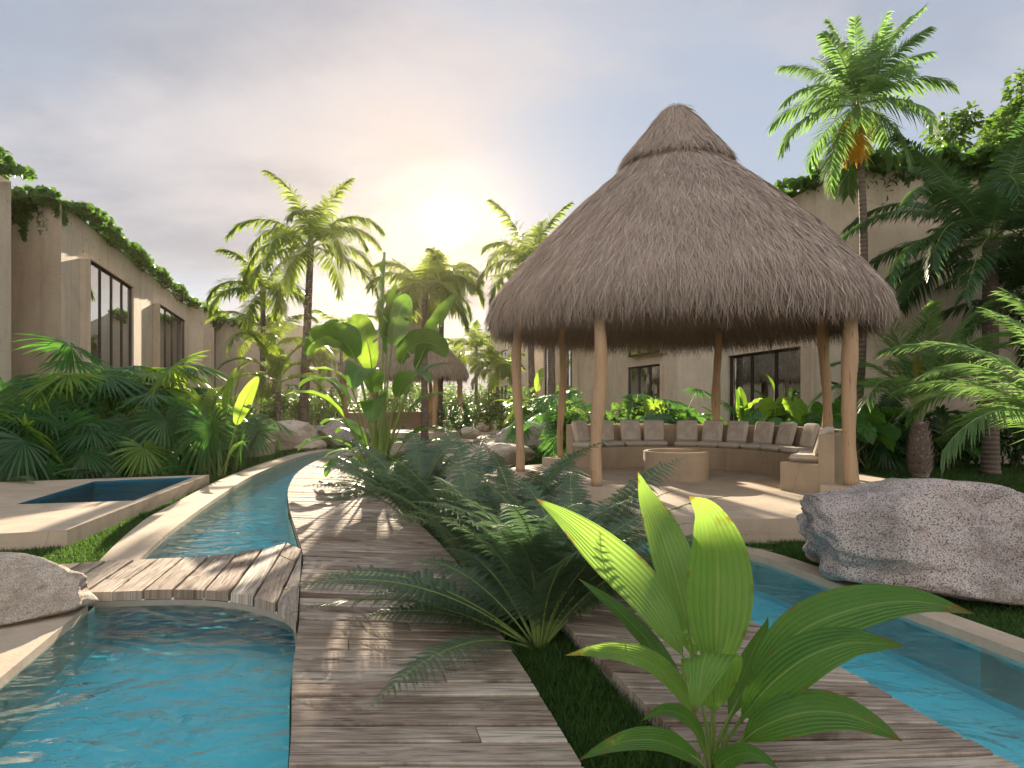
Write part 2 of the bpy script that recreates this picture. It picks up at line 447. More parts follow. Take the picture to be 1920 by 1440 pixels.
def plain_mat(name, c, rough=.6, spec=.3, metal=0.0, ns=20, amt=.2):
    m = Mat(name); n = m.noise(m.obj(), ns, 4)
    return m.done(m.pbr(m.mix(m.ramp(n, .3, .7, 0, amt), c, m.scale(c, .6)), rough, None, spec, metal))

def fabric_mat(name, c):
    m = Mat(name); p = m.obj()
    a = m.n('ShaderNodeTexWave', wave_type='BANDS', bands_direction='X'); m.l(p, a.inputs['Vector']); a.inputs['Scale'].default_value = 28
    b = m.n('ShaderNodeTexWave', wave_type='BANDS', bands_direction='Y'); m.l(p, b.inputs['Vector']); b.inputs['Scale'].default_value = 28
    z = m.n('ShaderNodeTexWave', wave_type='BANDS', bands_direction='Z'); m.l(p, z.inputs['Vector']); z.inputs['Scale'].default_value = 28
    h = m.math('ADD', m.math('MULTIPLY', a.outputs[1], b.outputs[1]), z.outputs[1])
    n = m.noise(p, 40, 4)
    cc = m.mix(m.ramp(h, .2, 1.2), m.scale(c, .72), c); cc = m.mix(m.ramp(n, .3, .7, 0, .3), cc, m.scale(c, .8))
    return m.done(m.pbr(cc, .95, m.bump(h, .5, .006), .1))

def water_mat(name, absorb, dens, bump=.12, sc=1.0):
    m = Mat(name); p = m.pos()
    a = m.noise(m.map(p, (1.9 * sc, 3.0 * sc, 1), rot=(0, 0, .35)), 1.0, 2, .5, 1.2)
    b = m.noise(m.map(p, (6 * sc, 9.5 * sc, 1), rot=(0, 0, .2)), 1.0, 3, .55, .9)
    h = m.math('ADD', a, m.math('MULTIPLY', b, .28))
    nrm = m.bump(h, 1.0, bump)
    gl = m.n('ShaderNodeBsdfGlossy'); gl.inputs['Roughness'].default_value = .02; m.l(nrm, gl.inputs['Normal']); gl.inputs[0].default_value = (1, 1, 1, 1)
    rf = m.n('ShaderNodeBsdfTransparent'); rf.inputs[0].default_value = (.97, 1, 1, 1)
    fr = m.n('ShaderNodeFresnel'); fr.inputs['IOR'].default_value = 1.33; m.l(nrm, fr.inputs['Normal'])
    x = m.n('ShaderNodeMixShader'); m.l(fr.outputs[0], x.inputs[0]); m.l(rf.outputs[0], x.inputs[1]); m.l(gl.outputs[0], x.inputs[2])
    va = m.n('ShaderNodeVolumeAbsorption'); va.inputs['Color'].default_value = (*absorb, 1); va.inputs['Density'].default_value = dens
    m.l(va.outputs[0], m.out.inputs['Volume'])
    return m.done(x.outputs[0])

def pool_floor_mat(name, c1, c2, sc=1.0):
    m = Mat(name); p = m.pos()
    w = m.n('ShaderNodeVectorMath', operation='ADD'); m.l(p, w.inputs[0])
    nz = m.n('ShaderNodeTexNoise'); m.l(m.map(p, (1.3, 1.3, 1)), nz.inputs['Vector']); nz.inputs['Scale'].default_value = 2.0
    m.l(m.scale(nz.outputs['Color'], .5), w.inputs[1])
    n = m.noise(p, 1.4, 4, .6); f = m.noise(p, 60, 2)
    c = m.mix(m.ramp(n, .3, .7), c1, c2); c = m.mix(m.ramp(f, .3, .7, 0, .15), c, m.scale(c, .8))
    return m.done(m.pbr(c, .8))

def glass_mat(name):
    m = Mat(name)
    gl = m.n('ShaderNodeBsdfGlossy'); gl.inputs['Roughness'].default_value = .01; gl.inputs[0].default_value = (.46, .50, .52, 1)
    d = m.pbr((.012, .014, .014), .15)
    fr = m.n('ShaderNodeFresnel'); fr.inputs['IOR'].default_value = 1.55
    n = m.noise(m.obj(), .6, 2); nrm = m.bump(n, .02, .02); m.l(nrm, gl.inputs['Normal'])
    x = m.n('ShaderNodeMixShader'); m.l(fr.outputs[0], x.inputs[0]); m.l(d, x.inputs[1]); m.l(gl.outputs[0], x.inputs[2])
    return m.done(x.outputs[0])

def ground_mat(name):
    m = Mat(name); p = m.pos()
    a = m.noise(p, 2.0, 5, .6); f = m.noise(p, 60, 3, .7)
    c = m.mix(m.ramp(a, .35, .65), (.022, .05, .014), (.045, .08, .022)); c = m.mix(m.ramp(f, .4, .7, 0, .7), c, (.012, .022, .008))
    return m.done(m.pbr(c, .95, m.bump(f, .8, .03), .1))

M = {}
M['stucco'] = stucco_mat('sand_stucco', (.66, .555, .435), (.58, .48, .37))
M['stone'] = stucco_mat('sand_concrete', (.52, .43, .325), (.46, .37, .275))
M['floor'] = stucco_mat('polished_sand_floor', (.56, .47, .365), (.49, .40, .30))
M['bench'] = stucco_mat('brown_concrete', (.46, .365, .26), (.385, .30, .21))
M['deck'] = wood_deck_mat('weathered_boards')
M['rock'] = rock_mat('speckled_granite')
M['rock_pale'] = rock_mat('pale_granite', (.70, .61, .50), (.52, .44, .35), (.22, .17, .13), 1.3, (.52, .43, .33))
M['thatch'] = thatch_mat('dry_thatch'); M['thatch_in'] = thatch_mat('shaded_thatch_underside', .55)  # underside copy is darkened: the shade under the roof is in its colour
M['post'] = post_mat('peeled_log')
M['frame'] = plain_mat('dark_bronze_frame', (.045, .035, .028), .5)
M['glass'] = glass_mat('window_glass')
M['cushion'] = fabric_mat('woven_linen', (.70, .63, .54))
M['grass'] = leaf_mat('grass_blades', (.016, .05, .012), (.06, .13, .022), (.12, .22, .02), .35, .55, .3)
M['ground'] = ground_mat('lawn_soil')
M['water'] = water_mat('pool_water', (.02, .79, .90), .75, .13, .8)
M['water_dark'] = water_mat('plunge_water', (.0, .55, .75), 3.0, .06, 1.3)
M['pool_floor'] = pool_floor_mat('pool_render', (.26, .80, .84), (.40, .86, .86))
M['pool_wall'] = pool_floor_mat('pool_wall_render', (.50, .66, .58), (.60, .68, .56))
M['channel_wall'] = pool_floor_mat('channel_wall_render', (.20, .62, .68), (.30, .68, .70))
M['plunge_floor'] = pool_floor_mat('plunge_render', (.012, .12, .20), (.02, .16, .25))
# leaves
M['palm'] = leaf_mat('palm_leaf', (.055, .12, .018), (.10, .17, .028), (.44, .50, .04), .48, .38, .5)
M['palm_dark'] = leaf_mat('dark_palm_leaf', (.030, .085, .028), (.05, .115, .035), (.13, .25, .04), .38, .36, .5)
M['coco'] = leaf_mat('coconut_leaf', (.075, .16, .045), (.12, .22, .07), (.32, .50, .10), .45, .36, .5)
M['yellow_frond'] = leaf_mat('yellowing_frond', (.55, .33, .02), (.48, .24, .015), (.8, .45, .03), .4)
M['gold_frond'] = leaf_mat('golden_new_frond', (.32, .28, .03), (.22, .22, .03), (.45, .40, .04), .4)
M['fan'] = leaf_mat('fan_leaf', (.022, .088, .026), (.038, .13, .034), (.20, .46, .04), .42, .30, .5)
M['fan_lit'] = leaf_mat('sunlit_fan_leaf', (.09, .20, .03), (.15, .25, .03), (.48, .62, .04), .48, .36, .5)  # brighter copy of the fan leaf, backlight put into the colour
M['fern'] = leaf_mat('fern_leaf', (.062, .112, .060), (.085, .145, .078), (.13, .26, .06), .30, .36, .55)
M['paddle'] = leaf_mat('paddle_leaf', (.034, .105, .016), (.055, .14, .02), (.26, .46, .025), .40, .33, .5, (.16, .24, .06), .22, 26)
M['paddle_lit'] = leaf_mat('sunlit_paddle_leaf', (.12, .24, .025), (.16, .28, .03), (.45, .62, .04), .48, .38, .5, (.25, .34, .08), .2, 26)  # lit copy of the paddle leaf: sunlight is painted into its colour
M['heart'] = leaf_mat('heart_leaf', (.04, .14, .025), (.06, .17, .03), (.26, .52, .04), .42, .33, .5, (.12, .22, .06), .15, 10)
M['shrub'] = leaf_mat('shrub_leaf', (.035, .095, .018), (.07, .14, .025), (.22, .36, .03), .40, .4, .45)
M['ivy'] = leaf_mat('ivy_leaf', (.04, .115, .018), (.075, .165, .024), (.20, .38, .03), .38, .38, .45)
M['stem'] = stem_mat('green_stem', (.13, .20, .05), (.20, .26, .07))
M['stem_pale'] = stem_mat('pale_stem', (.34, .36, .20), (.24, .28, .13))
M['bark'] = trunk_mat('palm_trunk', (.16, .125, .095), (.10, .08, .065))
M['bark_pale'] = trunk_mat('scaly_trunk', (.42, .34, .28), (.22, .16, .13), 5.0)
M['twig'] = stem_mat('bark_twig', (.10, .075, .05), (.16, .12, .08), .9)
def hero_mat(name, c1, c2, tr, tf, blot):
    m = Mat(name); vec, u, v, r = m.luv()
    w = m.math('SINE', m.math('MULTIPLY', u, 30.0)); w2 = m.math('SINE', m.math('MULTIPLY', u, 95.0))
    n = m.noise(m.obj(), 9, 5, .6)
    edge = m.ramp(m.math('ABSOLUTE', u), .78, 1.02)
    c = m.mix(m.ramp(n, .3, .7), c1, c2)
    c = m.mix(m.ramp(w, .3, 1, 0, .35), c, m.scale(c, .62)); c = m.mix(m.ramp(w2, .2, 1, 0, .2), c, m.scale(c, .7))
    bl = m.math('MULTIPLY', m.ramp(m.noise(m.obj(), 13, 5, .65), .52, .68), m.math('MULTIPLY', m.math('ADD', edge, m.ramp(v, .62, 1.0)), blot), clamp=True)
    c = m.mix(bl, c, (.20, .11, .02))
    sp = m.voro(m.obj(), 48.0); c = m.mix(m.ramp(sp, .03, .08, .5, 0), c, (.10, .09, .015))
    tipn = m.math('MULTIPLY', m.ramp(m.math('ADD', v, m.math('MULTIPLY', m.noise(m.obj(), 22, 3), .10)), .985, 1.04), .9)
    bl = m.math('MAXIMUM', bl, tipn); c = m.mix(tipn, c, (.16, .09, .03))
    t = m.mix(m.ramp(w, .3, 1, 0, .3), tr, m.scale(tr, .66)); t = m.mix(bl, t, (.30, .17, .02))
    rib = m.ramp(m.math('ABSOLUTE', u), .015, .05, 1, 0); c = m.mix(m.math('MULTIPLY', rib, .6), c, (.30, .40, .10))
    nrm = m.bump(m.math('ADD', w, m.math('MULTIPLY', w2, .3)), .5, .006)
    x = m.n('ShaderNodeMixShader'); x.inputs[0].default_value = tf
    tl = m.n('ShaderNodeBsdfTranslucent'); m.set(tl.inputs[0], t); m.l(nrm, tl.inputs['Normal'])
    m.l(m.pbr(c, .34, nrm, .5), x.inputs[1]); m.l(tl.outputs[0], x.inputs[2])
    return m.done(x.outputs[0])
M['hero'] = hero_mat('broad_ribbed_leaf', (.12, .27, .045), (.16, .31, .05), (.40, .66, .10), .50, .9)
M['hero_shaded'] = hero_mat('shaded_ribbed_leaf', (.055, .17, .028), (.075, .20, .03), (.26, .48, .05), .40, 1.2)  # darker copy of the ribbed leaf for blades painted as shaded

# ------------------------------------------------------------------ outlines on the ground (metres; camera stands at 0,0)
DECK_L = smooth_curve([(-.55, 1.2), (-.95, 2.72), (-1.27, 3.7), (-1.50, 4.5), (-1.85, 5.6), (-2.12, 6.5), (-2.57, 7.65), (-3.34, 9.6), (-4.12, 11.8), (-4.85, 14.5), (-5.3, 17.2), (-5.5, 20.0), (-5.3, 22.5), (-4.4, 25.5), (-2.8, 29)], 150)
DECK_R = smooth_curve([(.66, 1.2), (.306, 2.72), (.08, 3.7), (-.10, 4.4), (-.33, 5.4), (-.55, 6.3), (-.9, 7.4), (-1.55, 9.3), (-2.25, 11.4), (-3.0, 14), (-3.5, 16.8), (-3.65, 19.4), (-3.5, 21.6), (-2.7, 24.0), (-1.2, 27)], 150)
DK2_L = smooth_curve([(1.25, 1.6), (.77, 3.02), (.42, 4.3), (.12, 5.5), (-.2, 6.8), (-.7, 8.6), (-1.3, 10.6), (-2.0, 13.0)], 90)
DK2_R = smooth_curve([(2.45, 1.9), (2.12, 2.9), (1.93, 3.75), (1.70, 4.56), (1.35, 5.8), (.95, 7.1), (.3, 8.7), (-.45, 10.6), (-1.3, 12.8)], 90)
BR_F = smooth_curve([(-5.2, 6.0), (-4.53, 6.05), (-3.94, 6.26), (-3.42, 6.38), (-3.0, 6.47), (-2.72, 6.68), (-2.52, 6.98), (-2.40, 7.25)], 60)
BR_N = smooth_curve([(-4.9, 5.2), (-4.0, 5.2), (-3.38, 5.22), (-2.77, 5.28), (-2.3, 5.2), (-1.95, 5.02), (-1.66, 4.78), (-1.505, 4.46)], 60)
POOL_A_L = smooth_curve([(-2.35, 1.2), (-2.75, 2.9), (-2.98, 3.75), (-3.39, 5.18), (-3.84, 6.6), (-4.33, 8.2), (-5.05, 11.0), (-5.78, 14.3), (-6.35, 18.5), (-6.45, 20.5), (-6.2, 22.4)], 90)
POOL_C_R = smooth_curve([(3.75, 1.6), (3.55, 2.9), (3.25, 4.06), (2.92, 5.35), (2.53, 6.75), (1.95, 7.35), (1.0, 8.2), (.1, 9.4), (-.55, 11.0), (-.75, 13.0), (-.5, 15.5), (.1, 18)], 90)
POOL_C_L = smooth_curve([(2.47, 1.6), (2.14, 2.9), (1.95, 3.75), (1.72, 4.56), (1.37, 5.8), (.97, 7.1), (.32, 8.7), (-.43, 10.6), (-1.3, 12.8), (-1.45, 14.8), (-1.1, 17.0), (-.6, 18.3)], 90)
def offset(P, k):
    T = np.gradient(P, axis=0); T /= np.linalg.norm(T, axis=1)[:, None]
    return P + k * np.stack([-T[:, 1], T[:, 0]], 1)
i_end = 118
POOL_A = np.vstack([POOL_A_L, [(-5.6, 23.0)], (DECK_L[:i_end] + np.array((-.012, 0)))[::-1]])
POOL_C = np.vstack([POOL_C_L, POOL_C_R[::-1]])
HUT = np.array((2.97, 11.6))
PLAT = [tuple(HUT + r * np.array((math.cos(R_(a)), math.sin(R_(a))))) for a, r in
        [(-150, 3.75), (-128, 3.85), (-112, 4.0), (-92, 4.12), (-66, 4.15), (-50, 4.0), (-38, 3.95), (-26, 3.9), (-14, 3.85), (-2, 3.8), (10, 3.8), (25, 3.8), (40, 3.8), (60, 3.8), (80, 3.8), (100, 3.7), (120, 3.65), (140, 3.6), (158, 3.55), (172, 3.45), (190, 3.4), (198, 3.5)]]
TERR = [(-5.04, 7.25), (-6.1, 12.9), (-9.3, 11.7), (-13, 10.9), (-13, 6.4), (-5.65, 7.05)]
PLUNGE = [(-7.05, 9.1), (-5.58, 9.45), (-6.22, 12.5), (-7.7, 11.8)]

# ground sheet with openings for the water
g = Geo()
def shrink(P, k):
    return P
FAR_POND = [(-5.9 + 1.9 * math.cos(a), 29.0 + 1.3 * math.sin(a) + .4 * math.sin(2 * a)) for a in np.linspace(0, 6.2832, 28, endpoint=False)]
FAR_POND = [(x + 1.6, y + .3) for x, y in FAR_POND]
V, F = poly_sheet([(-700, -40), (700, -40), (700, 1400), (-700, 1400)], 0.0, [list(map(tuple, POOL_A)), list(map(tuple, POOL_C)), PLUNGE, FAR_POND])
g.add(V, [F], V)
tag(g.build('ground', M['ground'], smooth=False), kind='structure')

def water_body(poly, zw, zb, mat):
    """closed body of water; its sides and bottom lie inside the basin walls and floor"""
    poly = np.asarray(poly, float)
    if area2(poly) < 0: poly = poly[::-1]
    e = np.roll(poly, -1, 0) - np.roll(poly, 1, 0); e /= np.linalg.norm(e, axis=1)[:, None]
    poly = poly + .03 * np.stack([e[:, 1], -e[:, 0]], 1); n = len(poly)
    V, F = poly_sheet(poly, zw)
    top = V[:, :2]; g = Geo(); m = len(V)
    W = np.vstack([V, np.c_[top, np.full(m, zb)]])
    S = np.array([(k, (k + 1) % n) for k in range(n)])
    g.add(W, [F, F[:, ::-1] + m, np.stack([S[:, 0] + m, S[:, 1] + m, S[:, 1], S[:, 0]], 1)], W)
    tag(g.build('water', mat, smooth=False), kind='structure')
def basin(name, poly, zt, zb, floor, wall, water, zw):
    poly = np.asarray(poly)
    if area2(poly) < 0: poly = poly[::-1]
    g = Geo(); V, F = poly_sheet(poly, zb); g.add(V, [F], V, 0)
    n = len(poly)
    W = np.vstack([np.c_[poly, np.full(n, zb)], np.c_[poly, np.full(n, zt)]])
    F = [(i, i + n, (i + 1) % n + n, (i + 1) % n) for i in range(n)]
    g.add(W, [np.array(F)], W, 1)
    tag(g.build(name, [floor, wall], smooth=False), kind='structure')
    water_body(poly, zw, zb - .25, water)
basin('pool_basin', POOL_A, 0.0, -0.36, M['pool_floor'], M['pool_wall'], M['water'], -0.012)
basin('channel_basin', POOL_C, 0.0, -0.36, M['pool_floor'], M['channel_wall'], M['water'], -0.03)
basin('far_pond_basin', FAR_POND, 0.0, -0.7, M['pool_floor'], M['pool_wall'], M['water'], -0.02)

# boardwalks: one board after another between two edges
def boards(name, A, B, pitch, z=.1, th=.045, seed=1, s=None):
    r = np.random.default_rng(seed); g = Geo()
    mid = (A + B) / 2
    if s is None: s = np.concatenate([[0], np.cumsum(np.linalg.norm(np.diff(mid, axis=0), axis=1))])
    at = lambda P, q: np.array((np.interp(q, s, P[:, 0]), np.interp(q, s, P[:, 1])))
    q = 0.0
    while q < s[-1] - .04:
        w = pitch * r.uniform(.86, 1.16); gap = .015 + .010 * r.random()
        q0, q1 = q, min(q + w - gap, s[-1]); q += w
        cuts = [0.0] + ([r.uniform(.25, .75)] if r.random() < .35 else []) + [1.0]
        for c0, c1 in zip(cuts[:-1], cuts[1:]):
            c1 = c1 - (.004 if c1 < 1 else 0)
            a0, b0, a1, b1 = at(A, q0), at(B, q0), at(A, q1), at(B, q1)
            L = np.linalg.norm(b0 - a0); rnd = r.random(); K = max(2, int(L * (c1 - c0) / .16)); zz = z + r.uniform(-.004, .004)
            t = np.linspace(c0, c1, K + 1)
            j0 = r.normal(0, .0022, K + 1); j1 = r.normal(0, .0022, K + 1)
            if r.random() < .6: k = r.integers(0, K + 1); j1[k] -= r.uniform(.002, .008)
            ax = (a1 - a0) / (np.linalg.norm(a1 - a0) + 1e-9); bx = (b1 - b0) / (np.linalg.norm(b1 - b0) + 1e-9)
            P0 = a0[None] * (1 - t)[:, None] + b0[None] * t[:, None] + ax[None] * j0[:, None]
            P1 = a1[None] * (1 - t)[:, None] + b1[None] * t[:, None] + bx[None] * j1[:, None]
            wd = np.linalg.norm(P1 - P0, axis=1)
            n = K + 1; bev = .005
            D = (P1 - P0) / (wd[:, None] + 1e-9)
            rows = [(P0, zz - th, 0), (P0, zz - bev, 0), (P0 + D * bev, zz, .0), (P1 - D * bev, zz, 1), (P1, zz - bev, 1), (P1, zz - th, 1)]
            V = np.concatenate([np.c_[p, np.full(n, h)] for p, h, _ in rows])
            luv = np.concatenate([np.c_[t * L + rnd * 3, wd * e, np.full(n, rnd)] for _, _, e in rows])
            F = []
            for a in range(5):
                for k in range(K): F.append((a * n + k, a * n + k + 1, (a + 1) * n + k + 1, (a + 1) * n + k))
            F = np.array(F)[:, ::1]
            g.add(V, [F], luv)
            ends = np.array([[e * n + k for e in range(6)] for k in (0, K)])
            g.add(V, [ends[:1], ends[1:, ::-1]], luv)
    return g.build(name, M['deck'], smooth=False)
o = boards('boardwalk', DECK_L, DECK_R, .165, seed=3); tag(o, kind='structure')
o = boards('second_boardwalk', DK2_L, DK2_R, .175, seed=5, z=.105); tag(o, kind='structure')
# the footbridge boards run parallel and are cut by its curved edges and by the boardwalk edge
bd = np.array((-.33, 1.5)); bd /= np.linalg.norm(bd); bp = np.array((bd[1], -bd[0]))
UPP = np.vstack([BR_F[:-1], [(-2.44, 7.36)], DECK_L[(DECK_L[:, 1] > 4.5) & (DECK_L[:, 1] < 7.25)][::-1] + np.array((-.012, 0))]); LOW = np.vstack([BR_N])
cs = np.linspace(max((UPP @ bp)[0], (LOW @ bp)[0]), (LOW @ bp)[-1] - .004, 160)
mono = lambda P: (np.maximum.accumulate(P @ bp) + np.arange(len(P)) * 1e-7, P @ bd)
ua, ub = mono(UPP); la, lb = mono(LOW)
FA = np.stack([cs, np.interp(cs, ua, ub)], 1); FB = np.stack([cs, np.minimum(np.interp(cs, la, lb), FA[:, 1] - .01)], 1)
o = boards('footbridge', FA[:, :1] * bp + FA[:, 1:] * bd, FB[:, :1] * bp + FB[:, 1:] * bd, .235, z=.115, th=.075, seed=9, s=cs - cs[0]); tag(o, kind='structure')
# joists and edge beams below the boards
g = Geo()
M['beam'] = plain_mat('grey_edge_beam', (.30, .26, .21), .8)
for P, z1, z0, k in ((DECK_R, .052, -.02, .02), (DK2_L, .055, -.02, -.02), (DECK_L[:i_end], .052, -.05, -.003)):
    Q = P; O = offset(P, k)
    for i in range(len(Q) - 1):
        prism(g, [Q[i], Q[i + 1], O[i + 1], O[i]], z0, z1)
tag(g.build('deck_edging', M['beam'], smooth=False), kind='structure')
g = Geo()
for i in range(len(BR_N) - 1):
    O = offset(BR_N, .02)
    prism(g, [BR_N[i], BR_N[i + 1], O[i + 1], O[i]], -.06, .036)
tag(g.build('bridge_edging', M['beam'], smooth=False), kind='structure')

# stone copings along the water
def strip_between(g, P, Q, z0, z1):
    n = len(P)
    V = np.vstack([np.c_[P, np.full(n, z0)], np.c_[P, np.full(n, z1)], np.c_[Q, np.full(n, z1)], np.c_[Q, np.full(n, z0)]])
    F = [(a * n + k, (a + 1) * n + k, (a + 1) * n + k + 1, a * n + k + 1) for a in range(3) for k in range(n - 1)]
    F += []
    g.add(V, [np.array(F), np.array([[0, 3 * n, 2 * n, n], [n - 1, 2 * n - 1, 3 * n - 1, 4 * n - 1]])], V)
g = Geo()
LW = np.interp(POOL_A_L[:, 1], [1, 4.5, 6.5, 9, 14, 23], [.5, .45, .36, .55, .5, .45])
T = np.gradient(POOL_A_L, axis=0); T /= np.linalg.norm(T, axis=1)[:, None]
AOUT = POOL_A_L + LW[:, None] * np.stack([-T[:, 1], T[:, 0]], 1)
seg = POOL_A_L[:, 1] < 5.2
strip_between(g, POOL_A_L[seg], AOUT[seg], -.25, .06)
seg = POOL_A_L[:, 1] > 6.3
strip_between(g, POOL_A_L[seg], AOUT[seg], -.25, .055)
tag(g.build('kerb', M['stone'], smooth=False), kind='structure')
g = Geo()
seg = POOL_C_R[:, 1] < 7.2
strip_between(g, offset(POOL_C_R, 0)[seg], offset(POOL_C_R, -.24)[seg], -.3, .07)
seg2 = POOL_C_R[:, 1] > 8.0
strip_between(g, POOL_C_R[seg2], offset(POOL_C_R, -.24)[seg2], -.3, .05)
tag(g.build('channel_kerb', M['stone'], smooth=False), kind='structure')

# raised terrace with a plunge pool, hut platform, far paths
g = Geo()
TZ = .22
V, F = poly_sheet(TERR[::1], TZ, [PLUNGE]); g.add(V, [F], V)
for k in range(len(TERR)):
    a, b = TERR[k], TERR[(k + 1) % len(TERR)]
    W = [(*a, -.1), (*b, -.1), (*b, TZ), (*a, TZ)]; g.add(W, [[(0, 1, 2, 3)]], W)
tag(g.build('terrace', M['stone'], smooth=False), kind='structure')
g = Geo(); PL = np.asarray(PLUNGE)
V, F = poly_sheet(PL, -.05); g.add(V, [F], V, 0)
for k in range(4):
    a, b = PL[k], PL[(k + 1) % 4]; W = [(*a, -.5), (*b, -.5), (*b, TZ), (*a, TZ)]; g.add(W, [[(0, 3, 2, 1)]], W, 1)
tag(g.build('plunge_basin', [M['plunge_floor'], M['plunge_floor']], smooth=False), kind='structure')
water_body(PL, .185, -.09, M['water_dark'])
g = Geo(); prism(g, PLAT, -.1, .3)
tag(g.build('patio', M['floor'], smooth=False), kind='structure')
g = Geo()
PATH = smooth_curve([(-1.6, 14.5), (-2.1, 18), (-1.7, 22), (-1.3, 27), (-1.0, 33), (-2.2, 41), (-4, 52)], 40)
strip_between(g, offset(PATH, 1.0), offset(PATH, -1.1), -.1, .03)
PATH2 = smooth_curve([(-1.2, 33), (-4, 34.5), (-7, 35.0), (-11, 36)], 20)
strip_between(g, offset(PATH2, .8), offset(PATH2, -.8), -.1, .035)
tag(g.build('path', M['floor'], smooth=False), kind='structure')

# low retaining walls further back
def low_wall(label, pts, w, h):
    g = Geo(); P = smooth_curve(pts, 24); c = P.mean(0)
    strip_between(g, offset(P, w / 2) - c, offset(P, -w / 2) - c, -.1, h)
    o = g.build('planter_wall', M['stone'], smooth=False); o.location = (*c, 0)
    tag(o, label, 'planter wall', 'low planter walls')
low_wall('low sand coloured planter wall running behind the paddle plants beside the blue pool', [(-8.1, 18.9), (-7.9, 20.6), (-8.6, 23.4)], .35, .42)
low_wall('low pale wall by the boulders at the far end of the left pool', [(-8.3, 25.2), (-9.6, 26.4), (-11.5, 27)], .4, .4)
low_wall('short pale kerb wall beside the path in front of the far thatched hut', [(-.2, 27.6), (.8, 28.4), (2.1, 28.6)], .5, .42)
low_wall('low stone block at the foot of the tall banana plant', [(-2.75, 13.6), (-2.45, 13.9), (-2.1, 14.0)], .55, .26)

# ------------------------------------------------------------------ buildings
def wall_run(g, A, B, z0, z1, ops, depth=.32):
    """wall from A to B (front to its right-hand side) with rectangular openings (s0, s1, za, zb)"""
    A, B = np.array(A, float), np.array(B, float); L = np.linalg.norm(B - A); D = (B - A) / L; Nn = np.array((-D[1], D[0]))
    xs = sorted({0, L, *[o[0] for o in ops], *[o[1] for o in ops]}); zs = sorted({z0, z1, *[o[2] for o in ops], *[o[3] for o in ops]})
    P = lambda s, z, k=0.0: (A[0] + D[0] * s + Nn[0] * k, A[1] + D[1] * s + Nn[1] * k, z)
    for i in range(len(xs) - 1):
        for j in range(len(zs) - 1):
            cx, cz = (xs[i] + xs[i + 1]) / 2, (zs[j] + zs[j + 1]) / 2
            if any(o[0] < cx < o[1] and o[2] < cz < o[3] for o in ops): continue
            V = [P(xs[i], zs[j]), P(xs[i + 1], zs[j]), P(xs[i + 1], zs[j + 1]), P(xs[i], zs[j + 1])]
            g.add(V, [[(0, 1, 2, 3)]], V)
    for s0, s1, za, zb in ops:
        for a, b in (((s0, za), (s1, za)), ((s1, za), (s1, zb)), ((s1, zb), (s0, zb)), ((s0, zb), (s0, za))):
            V = [P(*a), P(*b), P(*b, depth), P(*a, depth)]; g.add(V, [[(0, 3, 2, 1)]], V)
    return P
def window_at(par, P, op, nbars, depth=.28, transom=None):
    s0, s1, za, zb = op; g = Geo(); e = .0
    def bar(sa, sb, z_a, z_b, k0=.14, k1=.24):
        V = np.array([P(sa, z_a, k0), P(sb, z_a, k0), P(sb, z_b, k0), P(sa, z_b, k0), P(sa, z_a, k1), P(sb, z_a, k1), P(sb, z_b, k1), P(sa, z_b, k1)])
        g.add(V, [[(0, 1, 2, 3), (0, 4, 5, 1), (1, 5, 6, 2), (2, 6, 7, 3), (3, 7, 4, 0)]], V)
    w = .09
    bar(s0 + .003, s0 + w, za + .003, zb - .003); bar(s1 - w, s1 - .003, za + .003, zb - .003); bar(s0 + w, s1 - w, zb - w, zb - .003); bar(s0 + w, s1 - w, za + .003, za + w)
    for k in range(1, nbars):
        c = s0 + (s1 - s0) * k / nbars; bar(c - .04, c + .04, za + w, zb - w, .15, .24)
    if transom: bar(s0 + w, s1 - w, transom - .05, transom + .05, .155, .24)
    fr = g.build('window', M['frame'], par, smooth=False)
    g = Geo(); V = [P(s0 + w, za + w, .2), P(s1 - w, za + w, .2), P(s1 - w, zb - w, .2), P(s0 + w, zb - w, .2)]
    g.add(V, [[(0, 1, 2, 3)]], V); g.build('pane', M['glass'], fr, smooth=False)
def s_of(px, A, B):
    """distance along A-B where the photo column px crosses it"""
    A, B = np.array(A), np.array(B); k = (px - 960) / F_PX; D = B - A
    t = (k * A[1] - A[0]) / (D[0] - k * D[1]); return t * np.linalg.norm(D)
def building(label, runs, back, zt):
    """runs: list of (A, B, openings, bars)"""
    par = thing('stucco_building', label, 'building', (0, 0, 0), 'sand coloured garden buildings')
    g = Geo(); todo = []
    for A, B, ops, bars in runs:
        P = wall_run(g, A, B, -.1, zt, ops)
        for o_ in ops: todo.append((P, o_, bars))
    pts = [runs[0][0]] + [r[1] for r in runs] + back
    for k in range(len(runs), len(pts)):
        a, b = pts[k], pts[(k + 1) % len(pts)]; V = [(*a, -.1), (*b, -.1), (*b, zt), (*a, zt)]; g.add(V, [[(0, 1, 2, 3)]], V)
    g.build('wall', M['stucco'], par, smooth=False)
    g = Geo(); pp = np.array(pts); 
    V, F = poly_sheet(pp, zt - .02); g.add(V, [F], V); g.build('roof', M['stucco'], par, smooth=False)
    for P, o_, bars in todo: window_at(par, P, o_, bars)
    return par
ZT = 8.0
cA, cB, cC = (-14.3, 18.3), (-16.1, 20.6), (-14.3, 20.3)
C0, C1 = (-14.3, 20.3), (-21.2, 42.0); D0, D1 = (-20.6, 42.7), (-21.9, 50.4); E0, E1 = (-19.5, 44.2), (-17.0, 44.6)
